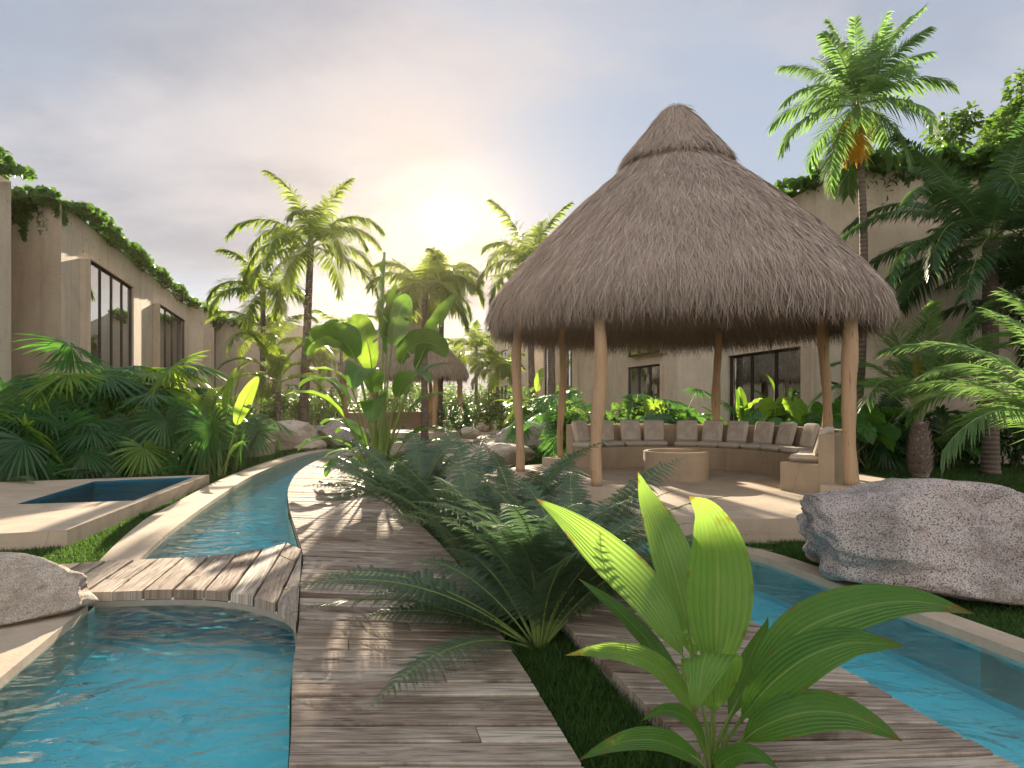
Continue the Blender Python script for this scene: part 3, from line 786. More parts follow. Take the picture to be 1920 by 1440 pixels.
# walls run so that their front is on the right-hand side seen from A to B (towards the garden): A far, B near
def op(px0, px1, A, B, za, zb):
    s = sorted((s_of(px0, A, B), s_of(px1, A, B))); return (s[0], s[1], za, zb)
building('long left sand stucco building with saw tooth facade and tall bronze windows', [
    ((-23.6, 53.4), D0, [op(392, 424, (-23.6, 53.4), D0, 1.0, 7.0)], 3),
    (D0, C1, [], 2),
    (C1, C0, [op(287, 337, C1, C0, 1.0, 6.72), op(150, 235, C1, C0, 1.0, 6.65)], 4),
    (C0, (-16.4, 20.75), [], 2),
    ((-16.4, 20.75), (-14.32, 18.3), [], 2),
    ((-14.32, 18.3), (-12.0, 7.0), [], 2)], [(-30, 7), (-32, 53)], ZT)
building('plain flat topped stucco block standing behind the end of the left building', [
    ((-22.5, 46.6), (-22.4, 46.5), [], 2), ((-22.4, 46.5), (-16.6, 45.0), [], 2), ((-16.6, 45.0), (-14.5, 60), [], 2)][1:], [(-24, 62)], 7.6)
S0, S1 = (9.1, 17.5), (7.7, 24.4)
S2 = (6.6, 25.6); S3 = (4.3, 33.0); S4 = (3.6, 33.6); S5 = (2.2, 45.0)
building('right sand stucco building behind the thatched hut with wide bronze windows', [
    ((22, 16.9), S0, [], 2),
    (S0, S1, [op(1380, 1519, S0, S1, .5, 3.35)], 3),
    (S1, S2, [], 2),
    (S2, S3, [op(1187, 1250, S2, S3, .5, 3.3), op(1187, 1250, S2, S3, 3.75, 6.6), ], 3),
    (S3, S4, [], 2),
    (S4, S5, [op(1066, 1084, S4, S5, .6, 6.4), op(1028, 1046, S4, S5, .6, 6.4)], 3)], [(8, 48), (24, 40)][0:2], ZT)
F0, F1 = (1.4, 50.0), (-1.8, 58.0)
building('small pale stucco building far down the path with narrow windows', [
    ((4, 49.6), F0, [], 2), (F0, F1, [op(945, 958, F0, F1, .6, 3.2), op(945, 958, F0, F1, 3.7, 6.2), op(920, 930, F0, F1, .6, 3.2)], 2)], [(6, 62)], 7.4)

# ------------------------------------------------------------------ thatched huts
PROF = [(0.02, 7.03), (.14, 6.97), (.34, 6.76), (.54, 6.51), (.73, 6.27), (.90, 6.03), (.70, 5.98)]
PROF2 = [(.58, 6.14), (1.00, 5.78), (1.73, 5.14), (2.39, 4.48), (2.96, 3.84), (3.20, 3.53), (3.31, 3.31), (3.31, 3.15)]
def revolve(g, prof, n, mi, nz=0.0):
    prof = np.array(prof); th = np.linspace(0, 2 * math.pi, n, endpoint=False); m = len(prof)
    r = prof[:, 0][:, None] * (1 + nz * np.random.default_rng(3).standard_normal((m, n)))
    V = np.stack([r * np.cos(th), r * np.sin(th), np.broadcast_to(prof[:, 1][:, None], (m, n))], -1)
    i, j = np.meshgrid(np.arange(m - 1), np.arange(n), indexing='ij'); j2 = (j + 1) % n
    F = np.stack([(i + 1) * n + j, (i + 1) * n + j2, i * n + j2, i * n + j], -1).reshape(-1, 4)
    luv = np.zeros((m * n, 3)); luv[:, 2] = .5
    g.add(V.reshape(-1, 3), [F], luv, mi)
def thatch_strands(g, prof, n, L, W, mi, lift=.10, hang=False, r=None, k=3, inward=False):
    r = r or rng
    prof = np.array(prof, float); seg = np.linalg.norm(np.diff(prof, axis=0), axis=1)
    wgt = seg * (prof[:-1, 0] + prof[1:, 0]); i = r.choice(len(seg), n, p=wgt / wgt.sum()); f = r.random(n)
    a = prof[i]; b = prof[i + 1]; q = a + (b - a) * f[:, None]; th = r.random(n) * 2 * math.pi
    ct, st = np.cos(th), np.sin(th)
    R = np.stack([ct, st, 0 * ct], 1); Tn = np.stack([-st, ct, 0 * ct], 1)
    d2 = (b - a) / (np.linalg.norm(b - a, axis=1)[:, None] + 1e-9)
    down = R * d2[:, :1]; down[:, 2] = d2[:, 1]
    nrm = R * (-d2[:, 1:2]); nrm[:, 2] = d2[:, 0]
    if inward: nrm = -nrm
    B = R * q[:, :1]; B[:, 2] = q[:, 1]
    B = B + nrm * r.uniform(0, .05, n)[:, None]
    lf = np.abs(r.normal(lift, lift * .6, n))
    D = down + nrm * lf[:, None] + Tn * r.normal(0, .20, n)[:, None]
    if hang: D = D * .35 + np.array((0, 0, -1.0)) + Tn * r.normal(0, .08, n)[:, None]
    D /= np.linalg.norm(D, axis=1)[:, None]
    S = Tn + nrm * r.normal(0, .5, n)[:, None]; S /= np.linalg.norm(S, axis=1)[:, None]
    ln = L * r.uniform(.55, 1.25, n)
    curl = -nrm * r.uniform(.05, .35, n)[:, None] * lift * 3 + Tn * r.normal(0, .22, n)[:, None]
    g.strips(B, D, S, ln, W * r.uniform(.6, 1.3, n), [1, 1, .8, .25][:k] + [.15] if k < 4 else [1, 1, .85, .3], .12, mi, curl=curl)
def log_post(h, r, seed):
    rr = np.random.default_rng(seed); n = 34
    z = np.linspace(0, h, n); g = Geo()
    P = np.stack([.035 * np.sin(z * rr.uniform(1.5, 2.6) + rr.random() * 6), .03 * np.sin(z * rr.uniform(1.5, 2.8) + rr.random() * 6), z], 1)
    g.tube(P, r * (1 + .11 * np.sin(z * 3.1 + rr.random() * 6) + .06 * np.sin(z * 7.3 + rr.random() * 6)), 16, wob=.02)
    return g
def hut(label, loc, posts, ns, W, plinth=True):
    t = thing('thatched_hut', label, 'hut', (*loc, 0), 'round thatched garden huts')
    g = Geo()
    revolve(g, PROF, 72, 0); revolve(g, PROF2, 96, 0)
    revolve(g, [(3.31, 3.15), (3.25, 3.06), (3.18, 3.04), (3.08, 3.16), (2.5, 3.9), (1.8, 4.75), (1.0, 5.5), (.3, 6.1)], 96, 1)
    r = np.random.default_rng(11)
    thatch_strands(g, PROF2, int(ns * .62), .30, W, 0, .11, r=r)
    thatch_strands(g, [(.03, 7.07)] + PROF[:-1], int(ns * .12), .25, W, 0, .12, r=r)
    thatch_strands(g, [(.80, 6.20), (.91, 6.04)], int(ns * .04), .20, W, 0, .18, r=r)
    thatch_strands(g, [(2.90, 3.90), (3.18, 3.56), (3.31, 3.28)], int(ns * .10), .36, W, 0, .05, r=r)
    thatch_strands(g, [(3.27, 3.40), (3.32, 3.28), (3.29, 3.12)], int(ns * .07), .30, W, 0, .03, hang=True, r=r)
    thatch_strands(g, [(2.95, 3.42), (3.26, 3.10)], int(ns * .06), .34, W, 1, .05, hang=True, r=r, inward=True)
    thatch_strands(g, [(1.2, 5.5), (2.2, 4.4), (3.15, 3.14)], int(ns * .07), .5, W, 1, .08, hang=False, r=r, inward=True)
    o_ = g.build('roof', [M['thatch'], M['thatch_in']], t)
    for k, (x, y, rad, pl) in enumerate(posts):
        zb = .3 + (.18 if pl else 0)
        dist = math.hypot(x - loc[0], y - loc[1])
        top = np.interp(dist, [1.9, 2.6, 3.0, 3.3, 3.5], [4.6, 3.85, 3.25, 2.92, 2.85])
        p = log_post(top + .1 - zb, rad, 20 + k).build('post', M['post'], t); p.location = (x - loc[0], y - loc[1], zb)
        if pl:
            g = Geo(); an = math.atan2(y - loc[1], x - loc[0]); 
            g.box((-.30, -.30, -.185), (.30, .30, 0), rot=an + .1, about=(0, 0, 0))
            g.build('plinth', M['stone'], p, smooth=False)
    return t
def post_px(px, d, r, pl): return (PX(px, d), d, r, pl)
hut('large round thatched hut on log posts over the curved bench', tuple(HUT), [
    post_px(1594, 9.2, .098, True), post_px(1122, 9.08, .088, True), post_px(972, 11.1, .078, True),
    post_px(1053, 13.95, .072, True), post_px(1345, 14.2, .085, False), post_px(1547, 12.1, .09, False)], 130000, .0042)
FH = (-5.7, 33.7)
hp = [(FH[0] + 3.0 * math.cos(R_(a)), FH[1] + 3.0 * math.sin(R_(a)), .12, True) for a in (-110, -50, 10, 70, 130, 190)]
hut('smaller looking thatched hut farther down the garden behind the tall banana plant', FH, hp, 20000, .014)
g = Geo(); prism(g, [(FH[0] + 3.9 * math.cos(a), FH[1] + 3.9 * math.sin(a)) for a in np.linspace(0, 6.283, 24, endpoint=False)], -.1, .3)
tag(g.build('far_patio', M['floor'], smooth=False), kind='structure')

# curved bench, back and end blocks
def arc_pts(r, a0, a1, n): 
    a = np.radians(np.linspace(a0, a1, n)); return np.stack([r * np.cos(a), r * np.sin(a)], 1)
def bench(label, loc, a0, a1, mat):
    t = thing('curved_bench', label, 'bench', (*loc, .3), 'curved concrete benches')
    g = Geo(); strip_between(g, arc_pts(2.02, a0, a1, 60), arc_pts(2.62, a0, a1, 60), 0, .44); g.build('seat', mat, t, smooth=False)
    g = Geo(); strip_between(g, arc_pts(2.623, a0, a1, 60), arc_pts(2.86, a0, a1, 60), 0, .90); g.build('backrest', mat, t, smooth=False)
    return t
bench('curved sand concrete bench with grey cushions under the large hut', tuple(HUT), -53, 129, M['bench'])
bench('curved concrete bench half hidden under the far hut', FH, 0, 360 - 120, M['bench'])
# round fire table
def fire_table(label, loc):
    t = thing('fire_pit', label, 'fire pit', (*loc, .3), 'round concrete fire pits')
    g = Geo(); revolve(g, [(.40, .30), (.47, .30), (.50, .5), (.565, .5), (.575, .49), (.575, 0.0)], 64, 0); 
    o_ = g.build('ring', M['bench'], t, smooth=False)
    g = Geo(); th = np.linspace(0, 6.2832, 48, endpoint=False); P = np.stack([.49 * np.cos(th), .49 * np.sin(th)], 1); V, F = poly_sheet(P, .36); g.add(V, [F], V)
    g.build('gravel', M['rock'], t, smooth=False)
fire_table('round sand concrete fire pit in the middle of the patio', tuple(HUT))

# cushions
def pad_mesh(name, w, d, h, seed, tuft=True):
    g = Geo(); n = 14; u = np.linspace(-1, 1, n); X, Y = np.meshgrid(u, u, indexing='ij'); r = np.random.default_rng(seed)
    sq = lambda a: np.sign(a) * np.abs(a) ** .8
    edge = np.maximum(np.abs(X), np.abs(Y)); prof = np.sqrt(np.clip(1 - edge ** 9, 0, 1))
    bump = 1 + .06 * np.sin(X * 4 + r.random() * 6) * np.cos(Y * 4 + r.random() * 6)
    if tuft:
        for cx, cy in ((-.4, -.4), (.4, -.4), (-.4, .4), (.4, .4)): bump -= .32 * np.exp(-((X - cx) ** 2 + (Y - cy) ** 2) / .012)
    cr = 1 - .045 * (np.abs(X) * np.abs(Y)) ** 3
    for s in (1, -1):
        Z = h / 2 + s * h / 2 * prof * (bump if s > 0 else 1)
        V = np.stack([X * w / 2 * cr, Y * d / 2 * cr, Z], -1).reshape(-1, 3)
        i, j = np.meshgrid(np.arange(n - 1), np.arange(n - 1), indexing='ij')
        F = np.stack([i * n + j, (i + 1) * n + j, (i + 1) * n + j + 1, i * n + j + 1], -1).reshape(-1, 4)
        g.add(V, [F if s > 0 else F[:, ::-1]], V)
    return g.mesh(name, M['cushion'])
SEATS = [pad_mesh('seat_cushion', .50, .50, .115, k) for k in range(3)]
BACKS = [pad_mesh('back_cushion', .45, .46, .10, 9 + k) for k in range(3)]
where = ['at the far left end of the bench', 'second from the left end of the bench, behind the front log post',
         'third from the left end of the bench', 'fourth from the left end of the bench', 'above the left rim of the fire pit',
         'above the right rim of the fire pit', 'just right of the fire pit', 'left of the closely set pair on the bench', 'fourth from the right end of the bench',
         'third from the right end of the bench', 'next to last at the right end of the bench', 'on the right end block of the bench']
def ang_of(px, r=2.35):
    k = (px - 960) / F_PX; d = np.array((k, 1.0)); d /= np.linalg.norm(d); c = HUT; b = d @ c; q = c @ c - r * r
    s = b + math.sqrt(max(b * b - q, 0)); p = d * s - c; return math.degrees(math.atan2(p[1], p[0]))
angs = [ang_of(p) for p in (1097, 1140, 1186, 1228, 1287, 1333, 1377, 1424)] + [19, 3, -17, -41]
for k, a in enumerate(angs):
    rz = R_(a) + rng.normal(0, .05); ca, sa = math.cos(R_(a)), math.sin(R_(a))
    o_ = link('seat_cushion', SEATS[k % 3]); o_.location = (HUT[0] + 2.27 * ca, HUT[1] + 2.27 * sa, .3 + .442); o_.rotation_euler = (0, 0, rz - R_(90))
    tag(o_, 'grey seat cushion ' + where[k], 'seat cushion', 'seat cushions on the bench')
    o_ = link('back_cushion', BACKS[(k + 1) % 3])
    tilt = R_(76 + rng.normal(0, 2.0))
    o_.rotation_euler = (tilt, 0, rz - R_(90)); o_.location = (HUT[0] + 2.40 * ca, HUT[1] + 2.40 * sa, .3 + .442 + .115 + .205)
    o_.location = (HUT[0] + 2.535 * ca, HUT[1] + 2.535 * sa, .3 + .442 + .10 + .215)
    tag(o_, 'grey back cushion ' + where[k], 'back cushion', 'back cushions on the bench')

# ------------------------------------------------------------------ boulders
def boulder(label, loc, size, seed, mat, cuts=9, rot=0.0, sub=5, rough=.05, sink=.12):
    import bmesh
    bm = bmesh.new(); bmesh.ops.create_icosphere(bm, subdivisions=sub, radius=1.0)
    P = np.array([v.co for v in bm.verts]); r = np.random.default_rng(seed)
    P = P * (1 + .16 * vnoise(P, seed, 3, .9))[:, None]
    for k in range(cuts):
        n = r.standard_normal(3); n[2] *= .8; n /= np.linalg.norm(n); d = r.uniform(.55, .85)
        q = P @ n; P = P - np.maximum(0, q - d)[:, None] * n[None] * .93
    P = P + (P / np.linalg.norm(P, axis=1)[:, None]) * (rough * vnoise(P, seed + 5, 4, 2.2) + rough * .35 * vnoise(P, seed + 8, 3, 9))[:, None]
    P /= np.abs(P).max(0)[None]
    P = P * np.array(size) * .5
    P[:, 2] -= P[:, 2].min(); P[:, 2] -= sink * size[2]
    for v, p in zip(bm.verts, P): v.co = p
    me = bpy.data.meshes.new('boulder'); bm.to_mesh(me); bm.free()
    for p in me.polygons: p.use_smooth = True
    me.materials.append(mat)
    o_ = link('boulder', me); o_.location = (*loc, 0); o_.rotation_euler = (0, 0, rot)
    return tag(o_, label, 'boulder', 'granite boulders')
boulder('huge speckled grey granite boulder on the grass beside the right pool kerb', (3.88, 5.82), (3.4, 1.8, 1.16), 143, M['rock'], 9, R_(-14), 6, .045)
boulder('pale rounded boulder cut by the left picture edge beside the near pool', (-4.10, 4.85), (1.75, 1.15, .60), 52, M['rock_pale'], 5, R_(8), 6, .04)
boulder('long pale boulder on the left bank where the left pool ends', (PX(515, 22.5), 22.8), (3.2, 1.8, 1.3), 63, M['rock_pale'], 11, .2, 5)
boulder('small pale boulder tucked against the right side of the long boulder by the left pool', (PX(568, 21.5), 22.3), (1.1, .8, .55), 64, M['rock_pale'], 7, .7, 5)
boulder('angular grey boulder between the ringed palm trunk and the banana plant', (PX(632, 25), 25.5), (2.3, 1.6, 1.25), 75, M['rock'], 12, -.3, 5)
boulder('low dark grey boulder behind the angular one near the palm trunk', (PX(600, 30), 30), (2.4, 1.5, .8), 76, M['rock'], 9, .4, 4)
boulder('small grey boulder on the boardwalk edge left of the banana stems', (PX(684, 18.6), 18.4), (1.1, .9, .62), 87, M['rock'], 9, .1, 5)
boulder('large purple grey boulder behind the left log post of the large hut', (PX(995, 19.5), 19.8), (2.3, 1.7, 1.35), 98, M['rock'], 11, .2, 5)
boulder('pale low boulder in front of the purple grey one, left of the log post', (PX(948, 17.2), 17.2), (1.55, 1.1, .85), 99, M['rock_pale'], 9, .3, 5)
boulder('pale boulder beside the path far behind the left log post', (PX(935, 40), 40), (2.2, 1.4, 1.0), 110, M['rock_pale'], 9, 0, 4)
boulder('small pale boulder far down the path next to its larger twin', (PX(908, 37), 37), (1.3, 1.0, .7), 111, M['rock_pale'], 8, .5, 4)
boulder('squat pale boulder resting by the kerb wall in front of the far hut', (PX(880, 29), 29.4), (1.1, .8, .75), 112, M['rock_pale'], 8, .5, 4)

# ------------------------------------------------------------------ plants: leaf and frond shapes
def frond(L, elev, bend, n=60, ll=.6, lw=.03, vee=.25, hang=.3, plum=0.0, seed=1, pet=.14, sway=.08, a0=78, a1=22, mats=('palm', 'stem'), tipbend=1.0, K=3, twist=0.0):
    """feather frond from the origin towards +x, rising at elev degrees and bending down by bend degrees"""
    r = np.random.default_rng(seed); m = 26; t = np.linspace(0, 1, m)
    e = np.radians(elev - bend * t ** (1.35 * tipbend)); yaw = sway * r.choice([-1, 1]) * t ** 1.5 * 2
    T = np.stack([np.cos(e) * np.cos(yaw), np.cos(e) * np.sin(yaw), np.sin(e)], 1)
    P = np.concatenate([[np.zeros(3)], np.cumsum((T[1:] + T[:-1]) / 2 * L / (m - 1), axis=0)])
    g = Geo(); g.tube(P, np.interp(t, [0, .12, 1], [.030, .016, .003]) * (L / 3) ** .5, 5, 1, cap=False)
    tt = np.repeat(pet + (1 - pet) * (np.arange(n) + .5) / n, 2); side = np.tile([1, -1], n); tt = np.clip(tt + r.normal(0, .25 / n, 2 * n), 0, 1)
    ip = lambda A: np.stack([np.interp(tt, t, A[:, k]) for k in range(3)], 1)
    B = ip(P); Tt = ip(T); Tt /= np.linalg.norm(Tt, axis=1)[:, None]
    S = np.cross(Tt, (0, 0, 1.0)); S /= np.linalg.norm(S, axis=1)[:, None] + 1e-6; Nn = np.cross(S, Tt)
    if twist:
        ca, sa = np.cos(twist * tt)[:, None], np.sin(twist * tt)[:, None]; S, Nn = S * ca + Nn * sa, Nn * ca - S * sa
    x = (tt - pet) / (1 - pet); a = np.radians(a0 + (a1 - a0) * x + r.normal(0, 4, 2 * n)); v = vee + r.normal(0, .06 + plum, 2 * n)
    D = Tt * np.cos(a)[:, None] + (S * side[:, None] + Nn * v[:, None]) * np.sin(a)[:, None]; D /= np.linalg.norm(D, axis=1)[:, None]
    W = np.cross(D, Nn * side[:, None] * .8 + S * .6); W /= np.linalg.norm(W, axis=1)[:, None] + 1e-6
    ln = ll * (np.minimum(1, .45 + x * 3.2) * np.clip(1.28 - x, .25, 1) ** .75) * r.uniform(.85, 1.12, 2 * n)
    g.strips(B, D, W, ln, lw, [.45, 1, .8, .05] if K == 3 else [.7, .9, .06], hang * r.uniform(.5, 1.4, 2 * n), 0)
    return g.mesh('frond', [M[mats[0]], M[mats[1]]])

def fan(R=.6, pet=.9, elev=60, n=50, span=310, droop=.34, unite=.48, seed=1, mats=('fan', 'stem'), bendp=25, face=50, K=5):
    """fan palm leaf: petiole rising from the origin towards +x, pleated disc at its end"""
    r = np.random.default_rng(seed); t = np.linspace(0, 1, 8); e = np.radians(elev - bendp * t)
    T = np.stack([np.cos(e), 0 * e, np.sin(e)], 1); P = np.concatenate([[np.zeros(3)], np.cumsum((T[1:] + T[:-1]) / 2 * pet / 7, axis=0)])
    g = Geo(); g.tube(P, np.linspace(.012, .007, 8), 5, 1, cap=False)
    f = np.radians(face); c = P[-1]
    X = np.array((math.cos(math.radians(elev - bendp) - f), 0, math.sin(math.radians(elev - bendp) - f))); Y = np.array((0, 1.0, 0)); Z = np.cross(X, Y)
    th = np.radians(np.linspace(-span / 2, span / 2, n)); dth = math.radians(span / n)
    D = X[None] * np.cos(th)[:, None] + Y[None] * np.sin(th)[:, None]; Q = -X[None] * np.sin(th)[:, None] + Y[None] * np.cos(th)[:, None]
    alt = np.where(np.arange(n) % 2 == 0, 1, -1)
    S = Q + Z[None] * (.42 * alt)[:, None]; S /= np.linalg.norm(S, axis=1)[:, None]
    D = D + Z[None] * r.normal(-.06, .04, n)[:, None]
    ln = R * (.78 + .22 * np.cos(th * .55)) * r.uniform(.95, 1.06, n)
    tk = np.linspace(0, 1, K + 1); wm = R * math.tan(dth / 2) * 1.12
    prof = [min(x / unite, 1.0) * unite * (1 if x <= unite else max(0, 1 - (x - unite) / (1 - unite)) ** .8 + .03) for x in tk]
    g.strips(np.repeat(c[None], n, 0), D, S, ln, wm, prof, droop * r.uniform(.6, 1.4, n), 0)
    return g.mesh('leaf', [M[mats[0]], M[mats[1]]])

def paddle(Lp, Lb, W, elev, bend, seed=1, mats=('paddle', 'stem'), slits=2, bladebend=60, roll=0.0, vf=.25):
    """banana or strelitzia leaf: long stalk, then an oval blade that arches over"""
    r = np.random.default_rng(seed); m1 = 8; m2 = 26
    t1 = np.linspace(0, 1, m1); e1 = np.radians(elev - bend * t1 ** 1.5)
    t2 = np.linspace(0, 1, m2); e2 = e1[-1] - np.radians(bladebend) * t2 ** 1.2
    yaw = r.normal(0, .12) * t2
    T1 = np.stack([np.cos(e1), 0 * e1, np.sin(e1)], 1); P1 = np.concatenate([[np.zeros(3)], np.cumsum((T1[1:] + T1[:-1]) / 2 * Lp / (m1 - 1), axis=0)])
    T2 = np.stack([np.cos(e2) * np.cos(yaw), np.cos(e2) * np.sin(yaw), np.sin(e2)], 1); P2 = P1[-1] + np.concatenate([[np.zeros(3)], np.cumsum((T2[1:] + T2[:-1]) / 2 * Lb / (m2 - 1), axis=0)])
    g = Geo(); g.tube(np.vstack([P1, P2[1:]]), np.concatenate([np.linspace(.028, .014, m1), np.linspace(.013, .002, m2 - 1)]) * (Lb / 1.2) ** .5, 6, 1, cap=False)
    hw = W / 2 * np.clip(np.sin(np.pi * np.clip(t2 * .93 + .05, 0, 1)) ** .62, .02, 1) * (1 - .15 * t2)
    hw[-1] = .004; hw[0] = .02
    Nn = np.stack([-np.sin(e2), 0 * e2, np.cos(e2)], 1)
    if roll: Nn = Nn * math.cos(roll) + np.array((0, 1.0, 0)) * math.sin(roll)
    sl = [(int(r.integers(5, m2 - 5)), r.choice([-1, 1]), int(r.integers(0, 3))) for _ in range(slits)]
    g.blade(P2 + Nn * .004, hw, Nn, 8, vf, .05, 3 + r.random() * 2, 0, slits=sl)
    return g.mesh('leaf', [M[mats[0]], M[mats[1]]])

def heart(Lp, R, elev, bend, face, seed=1, mats=('heart', 'stem')):
    """elephant ear leaf: heart shaped blade hanging from the end of its stalk"""
    r = np.random.default_rng(seed); m1 = 8; t = np.linspace(0, 1, m1); e = np.radians(elev - bend * t)
    T = np.stack([np.cos(e), 0 * e, np.sin(e)], 1); P = np.concatenate([[np.zeros(3)], np.cumsum((T[1:] + T[:-1]) / 2 * Lp / (m1 - 1), axis=0)])
    g = Geo(); g.tube(P, np.linspace(.022, .010, m1), 6, 1, cap=False)
    f = math.radians(face); X = np.array((math.cos(f), 0, math.sin(f))); Y = np.array((0, 1.0, 0)); Z = np.cross(X, Y)
    nr, na = 7, 40; th = np.linspace(-math.pi, math.pi, na + 1)
    rad = R * (.62 + .30 * np.cos(th * .5) ** 2 + .22 * np.exp(-(th / .28) ** 2) - .50 * np.exp(-((np.abs(th) - math.pi) / .30) ** 2)) * (1 + .035 * np.cos(th * 18))
    q = np.linspace(0, 1, nr)
    rr = rad[None] * q[:, None]; A = np.broadcast_to(th[None], rr.shape)
    zz = (-.22 * (rr / R) ** 2 + .045 * np.cos(A * 9) * q[:, None] + .12 * np.abs(np.sin(A)) * q[:, None]) * R
    V = P[-1] + X * (rr * np.cos(A))[..., None] + Y * (rr * np.sin(A))[..., None] + Z * zz[..., None]
    i, j = np.meshgrid(np.arange(nr - 1), np.arange(na), indexing='ij'); w = na + 1
    F = np.stack([i * w + j, i * w + j + 1, (i + 1) * w + j + 1, (i + 1) * w + j], -1).reshape(-1, 4)
    luv = np.stack([np.sin(A * 4.5), np.broadcast_to(q[:, None], A.shape), np.full(A.shape, r.random())], -1)
    g.add(V.reshape(-1, 3), [F], luv.reshape(-1, 3), 0)
    return g.mesh('leaf', [M[mats[0]], M[mats[1]]])

def fernfrond(L, elev, bend, n=30, seed=1, wid=.17, K=11, mats=('fern', 'stem'), sway=.1, twist=0.0):
    """twice divided fern frond"""
    r = np.random.default_rng(seed); m = 24; t = np.linspace(0, 1, m); e = np.radians(elev - bend * t ** 1.2); yaw = sway * r.choice([-1, 1]) * t
    T = np.stack([np.cos(e) * np.cos(yaw), np.cos(e) * np.sin(yaw), np.sin(e)], 1); P = np.concatenate([[np.zeros(3)], np.cumsum((T[1:] + T[:-1]) / 2 * L / (m - 1), axis=0)])
    g = Geo(); g.tube(P, np.linspace(.0085, .0018, m), 5, 1, cap=False)
    pet = .16; tt = np.repeat(pet + (1 - pet) * (np.arange(n) + .3) / n, 2); side = np.tile([1, -1], n); x = (tt - pet) / (1 - pet)
    ip = lambda A: np.stack([np.interp(tt, t, A[:, k]) for k in range(3)], 1)
    B = ip(P); Tt = ip(T); Tt /= np.linalg.norm(Tt, axis=1)[:, None]
    S = np.cross(Tt, (0, 0, 1.0)); S /= np.linalg.norm(S, axis=1)[:, None] + 1e-6; Nn = np.cross(S, Tt)
    if twist:
        ca, sa = np.cos(twist * tt)[:, None], np.sin(twist * tt)[:, None]; S, Nn = S * ca + Nn * sa, Nn * ca - S * sa
    a = np.radians(np.interp(x, [0, 1], [88, 48]) + r.normal(0, 3, 2 * n))
    D = Tt * np.cos(a)[:, None] + (S * side[:, None] + Nn * (.16 + r.normal(0, .07, 2 * n))[:, None]) * np.sin(a)[:, None]; D /= np.linalg.norm(D, axis=1)[:, None]
    ln = wid * np.interp(x, [0, .12, .35, .7, 1], [.42, .8, 1, .68, .06]) * r.uniform(.9, 1.1, 2 * n)
    PW = np.cross(D, Nn); PW /= np.linalg.norm(PW, axis=1)[:, None]; PN = np.cross(PW, D)
    # pinnules along every pinna
    k = np.arange(K); s_ = (k + .6) / K
    dr = .38 * r.uniform(.5, 1.5, 2 * n)
    C = B[:, None] + D[:, None] * (ln[:, None] * s_)[..., None] - np.array((0, 0, 1.0)) * (ln[:, None] * dr[:, None] * s_[None] ** 2)[..., None]
    loc = np.repeat(D[:, None], K, 1) - np.array((0, 0, 1.0)) * (2 * dr[:, None] * s_[None])[..., None]; loc /= np.linalg.norm(loc, axis=-1)[..., None]
    for sd in (1, -1):
        pd = loc * .5 + sd * PW[:, None] * .86; pd /= np.linalg.norm(pd, axis=-1)[..., None]
        W = np.cross(pd, PN[:, None] + 0 * pd); W /= np.linalg.norm(W, axis=-1)[..., None]
        pl = (ln[:, None] * np.interp(s_, [0, .15, .6, 1], [.17, .19, .13, .03])[None]).ravel()
        g.strips(C.reshape(-1, 3), pd.reshape(-1, 3), W.reshape(-1, 3), pl, (np.repeat(ln / K, K) * .47), [1, .85, .12], .15, 0)
    g.strips(B, D, PW, ln, .0022, [1, .8, .3, .1], dr, 0)
    return g.mesh('frond', [M[mats[0]], M[mats[1]]])

def leaf_cloud(g, C, n, size, r, flat=.3, mi=0, ratio=.5):
    """n small pointed leaves around the given centres (x, y, z, radius)"""
    C = np.asarray(C); w = C[:, 3] ** 2; i = r.choice(len(C), n, p=w / w.sum())
    d = r.standard_normal((n, 3)); d /= np.linalg.norm(d, axis=1)[:, None]
    P = C[i, :3] + d * (C[i, 3] * r.random(n) ** .45)[:, None]
    D = d + r.normal(0, .6, (n, 3)); D[:, 2] -= .25; D /= np.linalg.norm(D, axis=1)[:, None]
    S = np.cross(D, r.standard_normal((n, 3)) * flat + np.array((0, 0, 1.0))); S /= np.linalg.norm(S, axis=1)[:, None] + 1e-6
    sz = size * r.uniform(.6, 1.3, n)
    g.strips(P, D, S, sz, sz * ratio * .5, [.25, 1, .75, .05], .25, mi)

